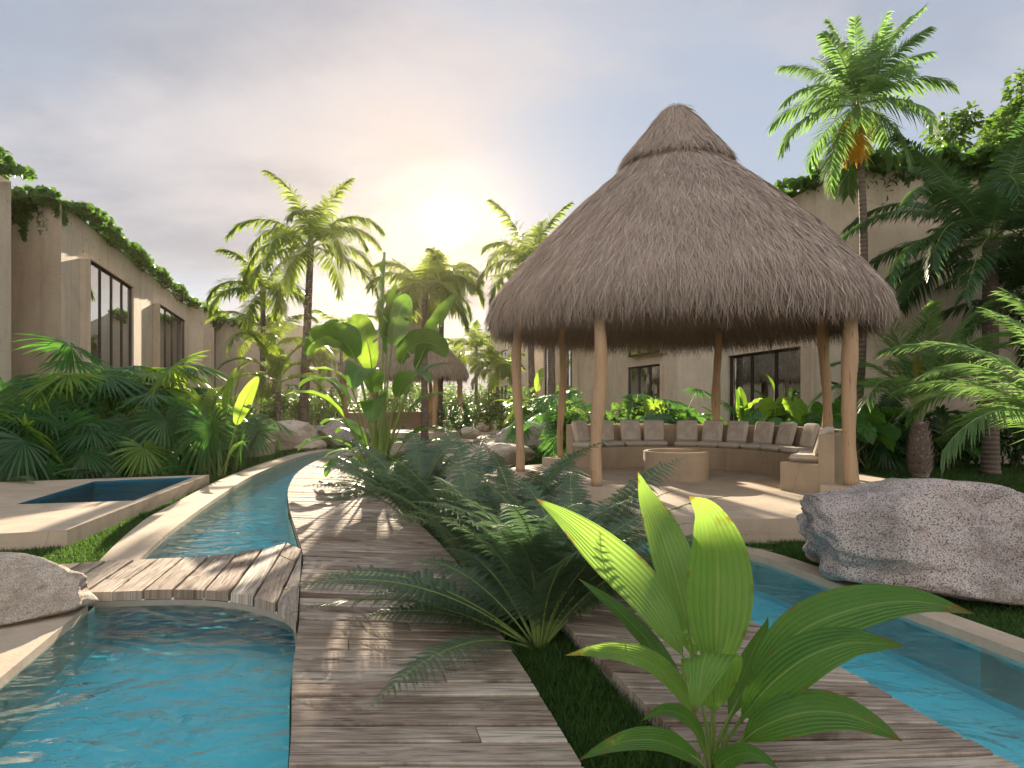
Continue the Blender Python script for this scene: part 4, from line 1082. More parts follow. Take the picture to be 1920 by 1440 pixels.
# ------------------------------------------------------------------ plants: whole plants
_cache = {}
def cached(fn, key, *a, **k):
    if key not in _cache: _cache[key] = fn(*a, **k)
    return _cache[key]
def trunk_obj(t, h, r0, r1, lean=(0, 0), bow=0.0, mat='bark', seed=0, flare=1.35):
    n = 26; z = np.linspace(0, h, n); q = z / h
    P = np.stack([lean[0] * q + bow * np.sin(q * math.pi), lean[1] * q, z - .08], 1)
    rad = np.interp(q, [0, .06, .2, 1], [r0 * flare, r0 * 1.1, r0, r1])
    g = Geo(); g.tube(P, rad, 14, wob=.02); return g.build('trunk', M[mat], t), P[-1]
def feather_palm(label, px, d, zc, L, tiers, r0=.16, r1=.11, kind='royal', mats=('palm', 'stem'), lean=(0, 0), bow=0.0, rnd=1, sc=1.0, n=70, group='tall feather palms', name='palm_tree', bark='bark', baseX=None, shaft=True, K=3):
    """tiers: list of (count, elevation, bend)"""
    X = PX(px, d) if baseX is None else baseX
    t = thing(name, label, 'palm', (X, d, 0), group); r = np.random.default_rng(rnd)
    tr, top = trunk_obj(t, zc, r0, r1, lean, bow, bark)
    if shaft:
        g = Geo(); g.tube(top + np.array([(0, 0, -.1), (0, 0, .25), (0, 0, .7), (0, 0, 1.0)]), [r1 * 1.15, r1 * 1.25, r1 * .8, .03], 10); g.build('crown_shaft', M['stem'], t)
    az = r.random() * 6.28
    for ti, (cnt, el, bd) in enumerate(tiers):
        for k in range(cnt):
            v = int(r.integers(0, 3))
            kw = {'royal': dict(ll=.80, lw=.036, vee=.05, hang=.45, plum=.42, n=n), 'coco': dict(ll=.60, lw=.022, vee=.05, hang=.5, plum=.08, n=n, a0=76, a1=35),
                  'areca': dict(ll=.55, lw=.026, vee=.45, hang=.25, plum=.05, n=n, a0=62, a1=25), 'date': dict(ll=.80, lw=.014, vee=.22, hang=.38, plum=.05, n=n, a0=66, a1=30)}[kind]
            me = cached(frond, (kind, el, bd, v, mats, n, round(L, 1)), L, el, bd, seed=100 + 7 * v + ti, mats=mats, K=K, **kw)
            az += 2.39996 + r.normal(0, .15)
            put('frond', me, t, tuple(top + np.array((0, 0, .25 if shaft else 0.0))), (r.normal(0, .10), r.normal(0, .06), az), sc * r.uniform(.9, 1.08))
    return t, top
def fan_palm(label, X, d, n, h, R, rnd, mats=('fan', 'stem'), lit=0.0, trunk=.0, group='fan palms', faces=(40, 112), cat='fan palm', elevs=(35, 88)):
    t = thing('fan_palm', label, cat, (X, d, 0), group); r = np.random.default_rng(rnd)
    top = np.zeros(3)
    if trunk: _, top = trunk_obj(t, trunk, .06, .05, mat='bark_pale')
    else:
        g = Geo()
        for k in range(5):
            a = r.random() * 6.28; g.tube(np.array([(0.05 * math.cos(a), .05 * math.sin(a), -.05), (.09 * math.cos(a), .09 * math.sin(a), .25), (.06 * math.cos(a), .06 * math.sin(a), h * .35)]), [.03, .022, .012], 6)
        g.build('stem', M['twig'], t)
    az = r.random() * 6
    for k in range(n):
        q = k / max(1, n - 1); el = elevs[1] + (elevs[0] - elevs[1]) * q; el = round(el / 12) * 12
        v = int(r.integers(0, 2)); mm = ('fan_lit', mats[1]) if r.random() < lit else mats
        fc = int(round((np.interp(q, [0, 1], faces) + r.normal(0, 12)) / 15) * 15)
        me = cached(fan, ('fan', el, v, mm, fc, R, round(h, 1)), R, h, el, seed=40 + v, mats=mm, face=fc)
        az += 2.39996 + r.normal(0, .2)
        put('leaf', me, t, tuple(top), (0, 0, az), r.uniform(.72, 1.1))
    return t
def paddle_plant(label, X, d, leaves, mats=('paddle', 'stem'), cat='banana plant', group='paddle leaved plants', name='banana_plant', sheath=0.0, sh_r=.09, ns=4, sr=.6, smat='stem_pale'):
    """leaves: (azimuth deg, stalk, blade length, width, elevation, stalk bend, blade bend, lit)"""
    t = thing(name, label, cat, (X, d, 0), group); r = np.random.default_rng(int(abs(X * 31 + d * 7)))
    if sheath:
        g = Geo()
        for k in range(ns):
            a = r.random() * 6.28; g.tube(np.array([(sh_r * .8 * math.cos(a), sh_r * .8 * math.sin(a), -.05), (sh_r * .5 * math.cos(a), sh_r * .5 * math.sin(a), sheath * .6), (0, 0, sheath)]), [sh_r * sr, sh_r * sr * .75, .015], 8)
        g.build('stem', M[smat], t)
    for k, (az, Lp, Lb, W, el, bd, bb, lit, *ro) in enumerate(leaves):
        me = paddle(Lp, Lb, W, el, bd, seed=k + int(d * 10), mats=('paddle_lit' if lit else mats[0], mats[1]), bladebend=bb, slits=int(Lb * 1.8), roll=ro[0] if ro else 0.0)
        a = R_(az); put('leaf', me, t, (.05 * math.cos(a) + r.normal(0, .05), .05 * math.sin(a), 0), (0, 0, a))
    return t
def heart_plant(label, X, d, n, h, R, rnd, group='elephant ear plants', lit=False):
    t = thing('elephant_ear', label, 'elephant ear', (X, d, 0), group); r = np.random.default_rng(rnd)
    az = r.random() * 6
    for k in range(n):
        q = k / max(1, n - 1); el = 84 - 40 * q + r.normal(0, 4); fc = -25 - 30 * r.random()
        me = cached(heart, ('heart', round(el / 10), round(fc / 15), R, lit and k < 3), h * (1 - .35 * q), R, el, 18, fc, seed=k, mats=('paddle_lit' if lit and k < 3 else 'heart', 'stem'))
        az += 2.39996 + r.normal(0, .25); put('leaf', me, t, (0, 0, 0), (0, 0, az), r.uniform(.75, 1.1))
    return t
def fern_plant(label, X, d, n, L, rnd, group='sword ferns', z=0.0, els=(25, 85), K=11, np_=30, wid=.17, az0=None, cat='fern', bend=(55, 95)):
    t = thing('fern', label, cat, (X, d, z), group); r = np.random.default_rng(rnd); az = r.random() * 6
    for k in range(n):
        el = els[0] + (els[1] - els[0]) * ((k * 0.618) % 1); el = round(el / 10) * 10; v = int(r.integers(0, 2))
        me = cached(fernfrond, ('fern', L, el, v, K, np_, wid), L, el, bend[0] + (bend[1] - bend[0]) * ((el - els[0]) / (els[1] - els[0] + 1e-6)), np_, seed=60 + v + int(el), K=K, wid=wid, twist=(-1) ** v * .35)
        az += 2.39996 + r.normal(0, .2); put('frond', me, t, (.03 * math.cos(az), .03 * math.sin(az), 0), (r.normal(0, .1), 0, az), r.uniform(.8, 1.12))
    return t
def shrub(label, X, d, w, h, nleaf, size, rnd, mat='shrub', cat='shrub', group='leafy shrubs', dep=None, name='leafy_shrub', base=.12):
    t = thing(name, label, cat, (X, d, 0), group); r = np.random.default_rng(rnd); dep = dep or w
    n = 14; C = np.stack([r.uniform(-.38, .38, n) * w, r.uniform(-.38, .38, n) * dep, base * h + h * r.uniform(.12, .72, n), r.uniform(.14, .26, n) * min(w, h * 1.2)], 1)
    g = Geo(); leaf_cloud(g, C, nleaf, size, r); g.build('foliage', M[mat], t)
    g = Geo()
    for c in C[:8]: g.tube(np.array([(0, 0, -.05), (c[0] * .4, c[1] * .4, c[2] * .5), (c[0], c[1], c[2])]), [.03, .02, .008], 5, cap=False)
    g.build('stem', M['twig'], t)
    return t
def ivy(label, pts, n, hang, rnd, size=.14, over=.25):
    """leaves trailing over the top edge of a wall: pts (x, y, z) along the edge, outward normal to the right"""
    r = np.random.default_rng(rnd); P = smooth_curve(pts, 60) if len(pts) > 2 else np.linspace(pts[0], pts[1], 60); P = np.asarray(P, float)
    t = r.random(n) * 59; i = t.astype(int).clip(0, 58); f = (t - i)[:, None]; B = P[i] * (1 - f) + P[i + 1] * f
    T = P[i + 1] - P[i]; T[:, 2] = 0; T /= np.linalg.norm(T, axis=1)[:, None]; O = np.stack([T[:, 1], -T[:, 0], 0 * t], 1)
    x = t / 59
    hn = hang * (.25 + .75 * np.clip(.5 + .5 * np.sin(x * 17 + rnd) + .35 * np.sin(x * 41 + 2 * rnd), 0, 1.3)) 
    q = r.random(n) ** 1.5; dz = -hn * q + .12
    out = .04 + .15 * (1 - q) * r.random(n)
    back = r.random(n) < .28
    out = np.where(back, -r.random(n) * over * 3, out); dz = np.where(back, .04 + .18 * r.random(n) + .12 * np.sin(x * 30), dz)
    Q = B + O * out[:, None]; Q[:, 2] += dz
    D = O * r.uniform(.2, 1, n)[:, None] + T * r.normal(0, .5, n)[:, None]; D[:, 2] -= r.uniform(.1, 1.2, n); D[back, 2] += 1.0; D /= np.linalg.norm(D, axis=1)[:, None]
    S = np.cross(D, O + r.normal(0, .5, (n, 3))); S /= np.linalg.norm(S, axis=1)[:, None]
    c = Q.mean(0); sz = size * r.uniform(.6, 1.25, n); g = Geo()
    g.strips(Q - c, D, S, sz, sz * .5, [.35, 1, .8, .06], .2, 0)
    o = g.build('ivy', M['ivy']); o.location = c
    return tag(o, label, 'ivy', 'ivy trailing over the roof edges')

# ------------------------------------------------------------------ hero plant in front
def hero():
    t = thing('broadleaf_plant', 'large ribbed broad leaved plant glowing yellow green in front of the right boardwalk', 'broadleaf plant', (.86, 2.75, 0))
    base = np.array((.86, 2.75, 0.0)); r = np.random.default_rng(5)
    # pixel path of the blade with depth at each point, half width, up-facing hint, lit material
    LV = [
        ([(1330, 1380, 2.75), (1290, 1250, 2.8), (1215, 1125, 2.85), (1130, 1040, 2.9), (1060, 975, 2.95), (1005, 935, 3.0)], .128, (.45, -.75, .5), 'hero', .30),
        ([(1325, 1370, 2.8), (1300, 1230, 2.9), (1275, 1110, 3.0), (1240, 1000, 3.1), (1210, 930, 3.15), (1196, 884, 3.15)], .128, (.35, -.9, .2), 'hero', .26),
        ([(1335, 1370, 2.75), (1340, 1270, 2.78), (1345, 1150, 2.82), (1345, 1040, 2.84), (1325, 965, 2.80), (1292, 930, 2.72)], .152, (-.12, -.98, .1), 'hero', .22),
        ([(1345, 1400, 2.72), (1410, 1275, 2.68), (1500, 1185, 2.62), (1610, 1140, 2.56), (1720, 1128, 2.52), (1825, 1150, 2.5)], .100, (-.15, -.72, .68), 'hero_shaded', .2),
        ([(1350, 1410, 2.7), (1420, 1310, 2.62), (1500, 1240, 2.55), (1580, 1208, 2.5), (1640, 1206, 2.46), (1697, 1211, 2.44)], .095, (.05, -.8, .6), 'hero_shaded', .2),
        ([(1385, 1400, 2.62), (1440, 1358, 2.55), (1510, 1336, 2.5), (1580, 1338, 2.46), (1640, 1360, 2.43), (1692, 1390, 2.42)], .085, (-.1, -.75, .65), 'hero_shaded', .2),
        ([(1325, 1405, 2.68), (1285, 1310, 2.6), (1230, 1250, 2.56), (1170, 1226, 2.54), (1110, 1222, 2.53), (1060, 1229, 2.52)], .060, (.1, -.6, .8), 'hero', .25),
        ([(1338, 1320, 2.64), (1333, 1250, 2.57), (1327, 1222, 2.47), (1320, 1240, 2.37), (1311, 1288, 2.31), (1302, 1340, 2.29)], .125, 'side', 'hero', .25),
        ([(1350, 1420, 2.75), (1375, 1320, 2.8), (1400, 1250, 2.84), (1420, 1205, 2.86), (1434, 1175, 2.86), (1440, 1156, 2.85)], .060, (.2, -.95, .2), 'hero_shaded', .35),
        ([(1325, 1400, 2.85), (1280, 1290, 2.95), (1225, 1215, 3.0), (1170, 1155, 3.05), (1130, 1120, 3.1), (1085, 1085, 3.15)], .055, (.4, -.7, .5), 'hero_shaded', .3),
        ([(1320, 1440, 2.5), (1285, 1410, 2.42), (1240, 1390, 2.36), (1190, 1388, 2.32), (1140, 1400, 2.3), (1085, 1425, 2.3)], .052, (0, -.6, .8), 'hero_shaded', .3),
        ([(1325, 1425, 2.6), (1305, 1370, 2.55), (1280, 1342, 2.5), (1250, 1332, 2.48), (1225, 1338, 2.47), (1203, 1352, 2.46)], .045, (.2, -.6, .8), 'hero_shaded', .3),
        ([(1350, 1430, 2.7), (1395, 1380, 2.75), (1440, 1320, 2.8), (1490, 1275, 2.85), (1530, 1255, 2.88), (1560, 1240, 2.9)], .06, (.1, -.85, .4), 'hero_shaded', .3),
        ([(1345, 1440, 2.55), (1370, 1420, 2.5), (1400, 1412, 2.46), (1425, 1418, 2.44), (1445, 1430, 2.43), (1460, 1445, 2.42)], .045, (0, -.7, .7), 'hero_shaded', .3),
    ]
    for k, (pp, hw, nh, mt, st) in enumerate(LV):
        P = np.array([W3(*p) for p in pp]); P = np.vstack([[base + np.array((r.normal(0, .03), r.normal(0, .03), -.02))], P])
        C = smooth_curve(P, 48); s = np.concatenate([[0], np.cumsum(np.linalg.norm(np.diff(C, axis=0), axis=1))]); s /= s[-1]
        s0 = 1 - 1 / (1 + .42 * 1); s0 = .30 + st * .3
        q = np.clip((s - s0) / (1 - s0), 0, 1); w = hw * np.sin(np.pi * q ** .82) ** .9 * (1 - .12 * q); w = np.maximum(w, .007 * (1 - s) + .0008)
        g = Geo(); hint = np.cross(np.array((1.0, 0, .12))[None], np.gradient(C, axis=0)) if nh == 'side' else np.array(nh, float)
        g.blade(C - base, w, hint, 16, .22, .035, 2.2 + r.random(), 0)
        # ribbed stalk
        m = s < s0 + .12
        g.tube((C - base)[m] - np.array((0, -.004, 0)), np.linspace(.0095, .0035, m.sum()), 7, 1, cap=False)
        g.build('leaf', [M[mt], M['stem']], t)
hero()

# ------------------------------------------------------------------ ferns
fern_plant('big dark green fern with arching fronds in the grass strip behind the broad leaved plant', .18, 4.3, 30, 1.6, 3, els=(28, 88), np_=34, wid=.18, bend=(50, 75))
fern_plant('upright fern between the two boardwalks just behind the broad leaved plant', .42, 4.75, 18, 1.5, 13, els=(40, 88), np_=34, wid=.18, bend=(50, 75))
fern_plant('fern leaning over the boardwalk behind the biggest fern', -.36, 5.9, 22, 1.7, 4, els=(38, 88), np_=34, wid=.19, bend=(50, 75))
fern_plant('dark fern clump farther along the boardwalk edge in front of the banana plant', -1.25, 8.4, 22, 1.8, 5, els=(40, 88), K=9, wid=.22, bend=(50, 75))
fern_plant('fern with upright fronds between the second boardwalk and the patio edge', .62, 5.6, 14, 1.6, 6, els=(35, 88), wid=.2, bend=(50, 75))
fern_plant('fern at the right of the fern row close to the log post of the hut', .1, 7.6, 14, 1.7, 7, els=(30, 88), K=9, wid=.22, bend=(50, 75))
fern_plant('low fern at the foot of the banana stems by the boardwalk', -2.2, 11.2, 18, 1.6, 8, els=(25, 80), K=7)
fern_plant('shaded fern hanging over the terrace at the left picture edge', -9.6, 12.0, 14, 1.3, 9, els=(20, 75), K=7)
fern_plant('second shaded fern under the fan palms by the terrace', -8.0, 13.0, 12, 1.2, 10, els=(20, 75), K=7)

# ------------------------------------------------------------------ banana and strelitzia
B0 = (PX(712, 13.2), 13.2)
paddle_plant('tall banana plant with big arching leaves beside the boardwalk in front of the far hut', *B0, [
    (92, 3.0, 2.0, .95, 87, 3, 14, 0, 1.4), (75, 2.7, 1.6, .85, 86, 3, 22, 0, 1.2), (178, 2.75, 1.35, .85, 86, 12, 160, 0, .5), (200, 2.6, 1.3, .8, 84, 10, 160, 0, -.6), (18, 2.5, 1.3, .75, 85, 8, 150, 0, .7), (25, 2.5, 1.9, .55, 74, 6, 14, 0, .9),
    (30, 1.9, 1.3, .5, 78, 10, 75, 0), (6, 1.5, 1.15, .45, 72, 12, 80, 0), (175, 1.8, 1.35, .5, 79, 16, 110, 0), (205, 1.5, 1.3, .5, 72, 14, 80, 1), (190, 1.9, 1.1, .42, 80, 10, 90, 1),
    (345, 1.0, 1.2, .45, 62, 14, 85, 0), (155, 1.0, 1.25, .45, 68, 14, 85, 0), (215, .9, 1.2, .45, 58, 14, 95, 0), (265, 1.9, 1.5, .65, 82, 10, 155, 0, .3), (285, 1.4, 1.4, .6, 78, 10, 160, 0, -.4),
    (60, 2.9, 1.3, .6, 85, 6, 30, 0, -.8), (125, 2.4, 1.6, .7, 84, 6, 60, 1, 1.0), (310, 1.9, 1.4, .5, 74, 12, 110, 0), (240, .6, 1.0, .36, 50, 12, 110, 0), (320, .55, 1.0, .36, 55, 12, 110, 0), (15, .8, 1.3, .42, 52, 14, 70, 0), (160, .35, 1.1, .36, 48, 10, 80, 0), (185, .5, 1.0, .36, 62, 10, 100, 0), (140, .8, 1.2, .40, 66, 10, 90, 0), (120, .5, 1.0, .36, 60, 10, 80, 0), (350, .4, .9, .34, 50, 10, 80, 0)],
    sheath=1.9, sh_r=.30, ns=11, sr=.13, smat='stem')
paddle_plant('bright paddle leaved plant with upright leaves beside the left pool kerb', PX(411, 14.4), 14.4, [
    (20, 1.2, 1.2, .36, 80, 6, 15, 1, 1.3), (60, 1.4, 1.15, .34, 84, 4, 12, 1, 1.2), (160, .8, .8, .24, 72, 8, 60, 1), (340, .6, .7, .22, 62, 8, 60, 0), (200, .6, .7, .22, 64, 8, 60, 0), (270, .9, .6, .2, 78, 4, 30, 0)], sheath=.7, sh_r=.07, cat='paddle plant', name='paddle_plant')
paddle_plant('paddle leaved plant with one drooping bright leaf at the edge of the left hedge', PX(380, 14.9), 14.9, [
    (165, 1.5, 1.1, .32, 80, 14, 75, 1), (60, 1.35, .85, .25, 84, 6, 25, 0, .8), (200, .7, .8, .24, 66, 8, 60, 0), (330, .7, .75, .22, 66, 8, 60, 0), (110, 1.0, .7, .22, 84, 5, 30, 0)], sheath=.7, sh_r=.07, cat='paddle plant', name='paddle_plant')
paddle_plant('shrubby paddle plant before the dark window of the left building', PX(428, 20), 20, [
    (70, 1.9, 1.0, .3, 84, 6, 25, 1, .9), (160, 1.5, 1.0, .3, 72, 10, 70, 1), (190, 1.5, 1.0, .3, 66, 10, 70, 0), (20, 1.5, .9, .3, 66, 10, 70, 0), (340, 1.2, .9, .3, 60, 10, 70, 0)], sheath=.8, cat='paddle plant', name='paddle_plant')
paddle_plant('small banana plant with bright upright leaves behind the bench near the wide window', PX(1398, 16.4), 16.4, [
    (80, 1.0, 1.2, .36, 84, 6, 20, 1, .6), (30, .9, 1.0, .34, 70, 8, 50, 1), (150, .9, 1.1, .34, 74, 8, 50, 0), (200, .7, .9, .3, 64, 10, 70, 0), (330, .7, .9, .3, 60, 10, 70, 0), (100, 1.0, 1.1, .34, 86, 5, 15, 0, -.5)], sheath=.7, cat='banana plant')
paddle_plant('banana plant in the bed left of the first rear log post', PX(1165, 18.6), 18.6, [
    (70, 1.2, 1.0, .34, 80, 8, 45, 0), (150, 1.1, 1.1, .34, 68, 10, 70, 0), (200, .9, 1.0, .3, 60, 12, 75, 0), (20, 1.1, 1.0, .34, 66, 10, 70, 1), (330, .9, 1.0, .3, 60, 12, 80, 0), (260, .9, .9, .3, 70, 12, 95, 0)], sheath=.6)
paddle_plant('banana plant far behind the path, left of the small feather palms', PX(1000, 27), 27, [
    (70, 2.2, 1.3, .42, 82, 8, 40, 1), (150, 2.0, 1.3, .4, 72, 10, 80, 0), (200, 1.6, 1.2, .4, 66, 12, 85, 1), (20, 1.9, 1.3, .4, 70, 10, 80, 0), (330, 1.5, 1.2, .4, 62, 12, 80, 0), (260, 1.4, 1.1, .4, 70, 12, 95, 0)], sheath=.9)
paddle_plant('bright banana plant between the ringed palm trunk and the far hut', PX(588, 31), 31, [
    (70, 2.4, 1.4, .5, 82, 8, 40, 1), (150, 2.2, 1.4, .45, 70, 10, 80, 0), (200, 1.8, 1.3, .45, 66, 12, 85, 1), (20, 2.1, 1.4, .45, 70, 10, 80, 1), (330, 1.6, 1.2, .4, 62, 12, 80, 0)], sheath=.9)

# ------------------------------------------------------------------ fan palms and hedge on the left
fan_palm('tallest fan palm of the left hedge, in front of the first tall window', PX(215, 15.4), 15.4, 20, 3.0, 1.15, 21, lit=.35, elevs=(30, 88))
fan_palm('fan palm with a yellow lit leaf at the left end of the hedge', PX(95, 14.6), 14.6, 18, 2.4, 1.1, 22, lit=.4, elevs=(25, 85))
fan_palm('spreading fan palm in the middle of the left hedge', PX(258, 14.8), 14.6, 18, 2.35, 1.05, 23, lit=.25, elevs=(25, 80), trunk=.25)
fan_palm('fan palm of the left hedge under the second tall window', PX(318, 16.8), 16.2, 18, 2.4, 1.0, 24, lit=.3, elevs=(30, 85), trunk=.4)
fan_palm('low fan palm in front of the hedge beside the terrace', PX(215, 13.6), 13.6, 14, 1.4, .85, 25, lit=.05, elevs=(20, 80))
fan_palm('low fan palm cut by the left picture edge', PX(10, 13.2), 13.2, 15, 1.6, .95, 26, lit=.1, elevs=(20, 82))
fan_palm('fan palm at the right end of the left hedge beside the paddle plants', PX(440, 18.6), 18.6, 13, 1.5, .7, 27, lit=0, elevs=(25, 85))
fan_palm('fan palm in the corner of the left building by the hedge', PX(60, 16.2), 16.2, 15, 2.7, 1.0, 28, lit=.1, elevs=(30, 88))
fan_palm('bushy fan palm on thin dark stems between the two left log posts', PX(1045, 18.0), 18.0, 26, 1.7, .62, 29, lit=.12, elevs=(10, 88), trunk=.5)
fan_palm('tall fan palm in front of the stucco wall behind the bench centre', PX(1265, 18.6), 18.6, 12, 2.1, .6, 30, lit=.1, elevs=(40, 90))
fan_palm('shaded fan palm just left of the single rear log post', PX(1308, 17.6), 17.6, 12, 1.55, .62, 31, lit=0, elevs=(20, 85))
fan_palm('dark fan palm at the wall right of the wide window', PX(1640, 17.0), 17.0, 13, 1.7, .7, 32, lit=0, elevs=(20, 85))
heart_plant('elephant ear with a big glowing leaf in front of the lower window behind the bench', PX(1208, 16.6), 16.6, 9, 1.75, .46, 33, lit=True)
heart_plant('elephant ear with a big glowing leaf in front of the wide window', PX(1458, 16.4), 16.4, 10, 1.95, .50, 34, lit=True)
heart_plant('dark elephant ear plant left of the two right log posts', PX(1530, 16.8), 16.8, 10, 1.6, .5, 35)
heart_plant('shaded elephant ear under the stucco wall right of the right log post', PX(1625, 16.0), 16.0, 10, 1.5, .5, 36)
heart_plant('dark elephant ear at the left foot of the hedge beside the terrace', PX(55, 13.6), 13.6, 9, 1.3, .5, 37)
heart_plant('shaded elephant ear in the bed right behind the middle of the bench', PX(1262, 16.0), 16.0, 10, 1.55, .46, 141)
heart_plant('elephant ear leaning at the foot of the single rear log post', PX(1350, 16.4), 16.4, 9, 1.35, .42, 142)
heart_plant('elephant ear with broad leaves between the two right log posts', PX(1575, 15.4), 15.4, 10, 1.65, .5, 143)
heart_plant('elephant ear in the bed behind the left part of the bench', PX(1120, 17.4), 17.4, 9, 1.3, .42, 38)
heart_plant('elephant ear at the back of the left hedge below the windows', PX(385, 18.2), 18.2, 9, 1.8, .5, 39)
heart_plant('shaded elephant ear under the large dark palm on the right lawn', PX(1800, 16.6), 16.6, 9, 1.3, .45, 40)

# ------------------------------------------------------------------ shrubs
shrub('dense dark shrub at the foot of the left hedge', PX(150, 16.0), 16.0, 5.0, 1.5, 3600, .17, 51, dep=1.6)
shrub('dark leafy shrub under the spreading fan palm of the left hedge', PX(340, 15.6), 15.6, 3.0, 1.2, 2200, .15, 52, dep=1.4)
shrub('low leafy shrub behind the curved bench, left half', PX(1150, 16.6), 16.6, 3.4, 1.6, 2600, .17, 53, dep=1.0)
shrub('low leafy shrub behind the curved bench, right half', PX(1480, 17.4), 17.4, 3.4, 1.6, 2600, .17, 54, dep=1.0)
shrub('rounded dark bush beside the far hut', PX(862, 31.5), 31.5, 1.9, 1.9, 1700, .13, 55, mat='palm_dark')
shrub('sunlit bush at the foot of the small stucco building', PX(955, 33), 33, 3.0, 2.2, 1700, .22, 56)
shrub('leafy bush behind the ringed palm trunk', PX(545, 33), 33, 4.0, 2.4, 2400, .2, 57)
shrub('leafy bush left of the far hut', PX(625, 37), 37, 3.4, 2.6, 2000, .22, 58)
shrub('leafy bush under the small feather palms beside the path', PX(900, 41), 41, 3.4, 2.2, 1700, .2, 59)
shrub('shaded bush in front of the end of the left building', PX(470, 28), 28, 3.6, 2.6, 2400, .2, 60)
shrub('dark bush against the wall behind the pineapple palm', PX(1700, 16.8), 16.8, 3.0, 1.3, 1800, .16, 61, mat='palm_dark', dep=1.0)
shrub('dark bush at the right picture edge behind the large palm trunk', PX(1900, 16.4), 16.4, 2.6, 2.0, 1900, .17, 62, mat='palm_dark', dep=1.0)
shrub('leafy bush between the boulders and the fan palm behind the hut', PX(1010, 24), 24, 2.8, 2.2, 1700, .2, 63)

# ------------------------------------------------------------------ palms
RT = [(3, 78, 70), (6, 52, 110), (6, 22, 105), (4, -8, 75)]
feather_palm('tall ringed palm leaning right beside the left pool', 567, 27.9, 8.3, 3.9, RT, .22, .13, rnd=1, lean=(.35, 0))
feather_palm('thinner palm in front of the end of the left building', 493, 32, 7.0, 3.2, [(2, 75, 80), (4, 48, 115), (4, 20, 110), (2, -5, 80)], .16, .11, rnd=2)
feather_palm('tall palm with reddish trunk glowing in the sun left of the far hut posts', 796, 27, 6.2, 2.7, [(2, 66, 90), (4, 50, 115), (5, 25, 110), (3, -5, 75)], .15, .11, rnd=3)
feather_palm('tall palm standing right under the sun', 822, 33, 7.6, 2.9, [(3, 64, 90), (5, 48, 110), (5, 20, 105), (3, -8, 75)], .19, .12, rnd=4, lean=(.2, 0))
feather_palm('tall palm rising behind the left eave of the large hut', 1000, 30, 8.0, 3.2, [(3, 78, 45), (4, 50, 100), (4, 20, 105), (2, -5, 75)], .17, .12, rnd=5, lean=(-.2, 0))
feather_palm('palm trunk between the left log posts with its crown behind the thatch', 1034, 29, 7.0, 2.8, [(3, 60, 100), (5, 25, 110)], .19, .13, rnd=6)
feather_palm('small feather palm beside the path in front of the bright horizon', 893, 45, 5.2, 2.6, [(3, 75, 60), (5, 50, 100), (5, 15, 100)], .14, .10, rnd=7, n=46, group='small far palms')
feather_palm('small far palm just left of the narrow windowed building', 932, 40, 3.6, 2.1, [(3, 70, 80), (5, 45, 110), (5, 10, 100)], .13, .10, rnd=8, n=46, group='small far palms')
feather_palm('far palm with thin trunk above the left slope of the far thatched roof', 640, 44, 6.2, 2.8, [(3, 70, 80), (5, 45, 110), (5, 10, 100)], .14, .10, rnd=9, n=46, group='small far palms')
feather_palm('short bushy palm with yellowing fronds beside the ringed trunk', 522, 26, 2.3, 3.0, [(3, 78, 90), (4, 55, 120), (5, 30, 110)], .12, .10, kind='areca', mats=('palm', 'stem'), rnd=10, group='bushy palms')
feather_palm('palm with long drooping fronds in front of the far stucco block', 512, 29, 4.0, 3.4, [(3, 70, 110), (5, 40, 115)], .13, .11, kind='coco', mats=('palm', 'stem'), rnd=11, group='bushy palms')
feather_palm('far palm behind the left slope of the far roof, close to the ringed trunk', 600, 50, 5.0, 2.8, [(3, 70, 80), (5, 45, 110), (5, 10, 100)], .14, .10, rnd=12, n=46, group='small far palms')
feather_palm('dim palm at the far end of the path beside the sun', 860, 55, 5.2, 2.8, [(3, 70, 80), (5, 45, 110), (5, 10, 100)], .14, .10, rnd=13, n=46, group='small far palms')
# coconut palm
t, top = feather_palm('tall leaning coconut palm with yellow hanging fronds behind the right side of the hut', 1598, 15.6, 9.0, 2.15, [(5, 80, 25), (6, 58, 55), (5, 30, 80), (5, 2, 80), (4, -35, 50)], .105, .075, 'coco', ('coco', 'stem'), lean=(0.12, 0), bow=.22, rnd=21, n=64, group=None, name='coconut_palm', shaft=False)
for k in range(3):
    put('yellow_frond', cached(frond, ('yel', k), 1.5, -62, 26, 46, .42, .018, .1, .5, .1, 31 + k, mats=('yellow_frond', 'gold_frond')), t, tuple(top), (0, 0, 3.5 + .5 * k), 1)
for k, az in enumerate((.35, -.25, 1.1, 2.5)):
    put('frond', cached(frond, ('cocolong', k % 2), 2.9, 70, 32, 76, .55, .022, .05, .4, .06, 35 + k % 2, mats=('coco', 'stem'), a0=70, a1=32), t, tuple(top), (0, 0, az), 1 - .12 * k)
# big dark palm on the right
feather_palm('large dark green palm shading the upper right stucco wall', 1857, 14.8, 5.5, 3.7, [(5, 75, 60), (8, 50, 95), (9, 20, 90), (8, -8, 60)], .17, .15, 'coco', ('palm_dark', 'stem'), rnd=22, group=None, shaft=False, n=100)
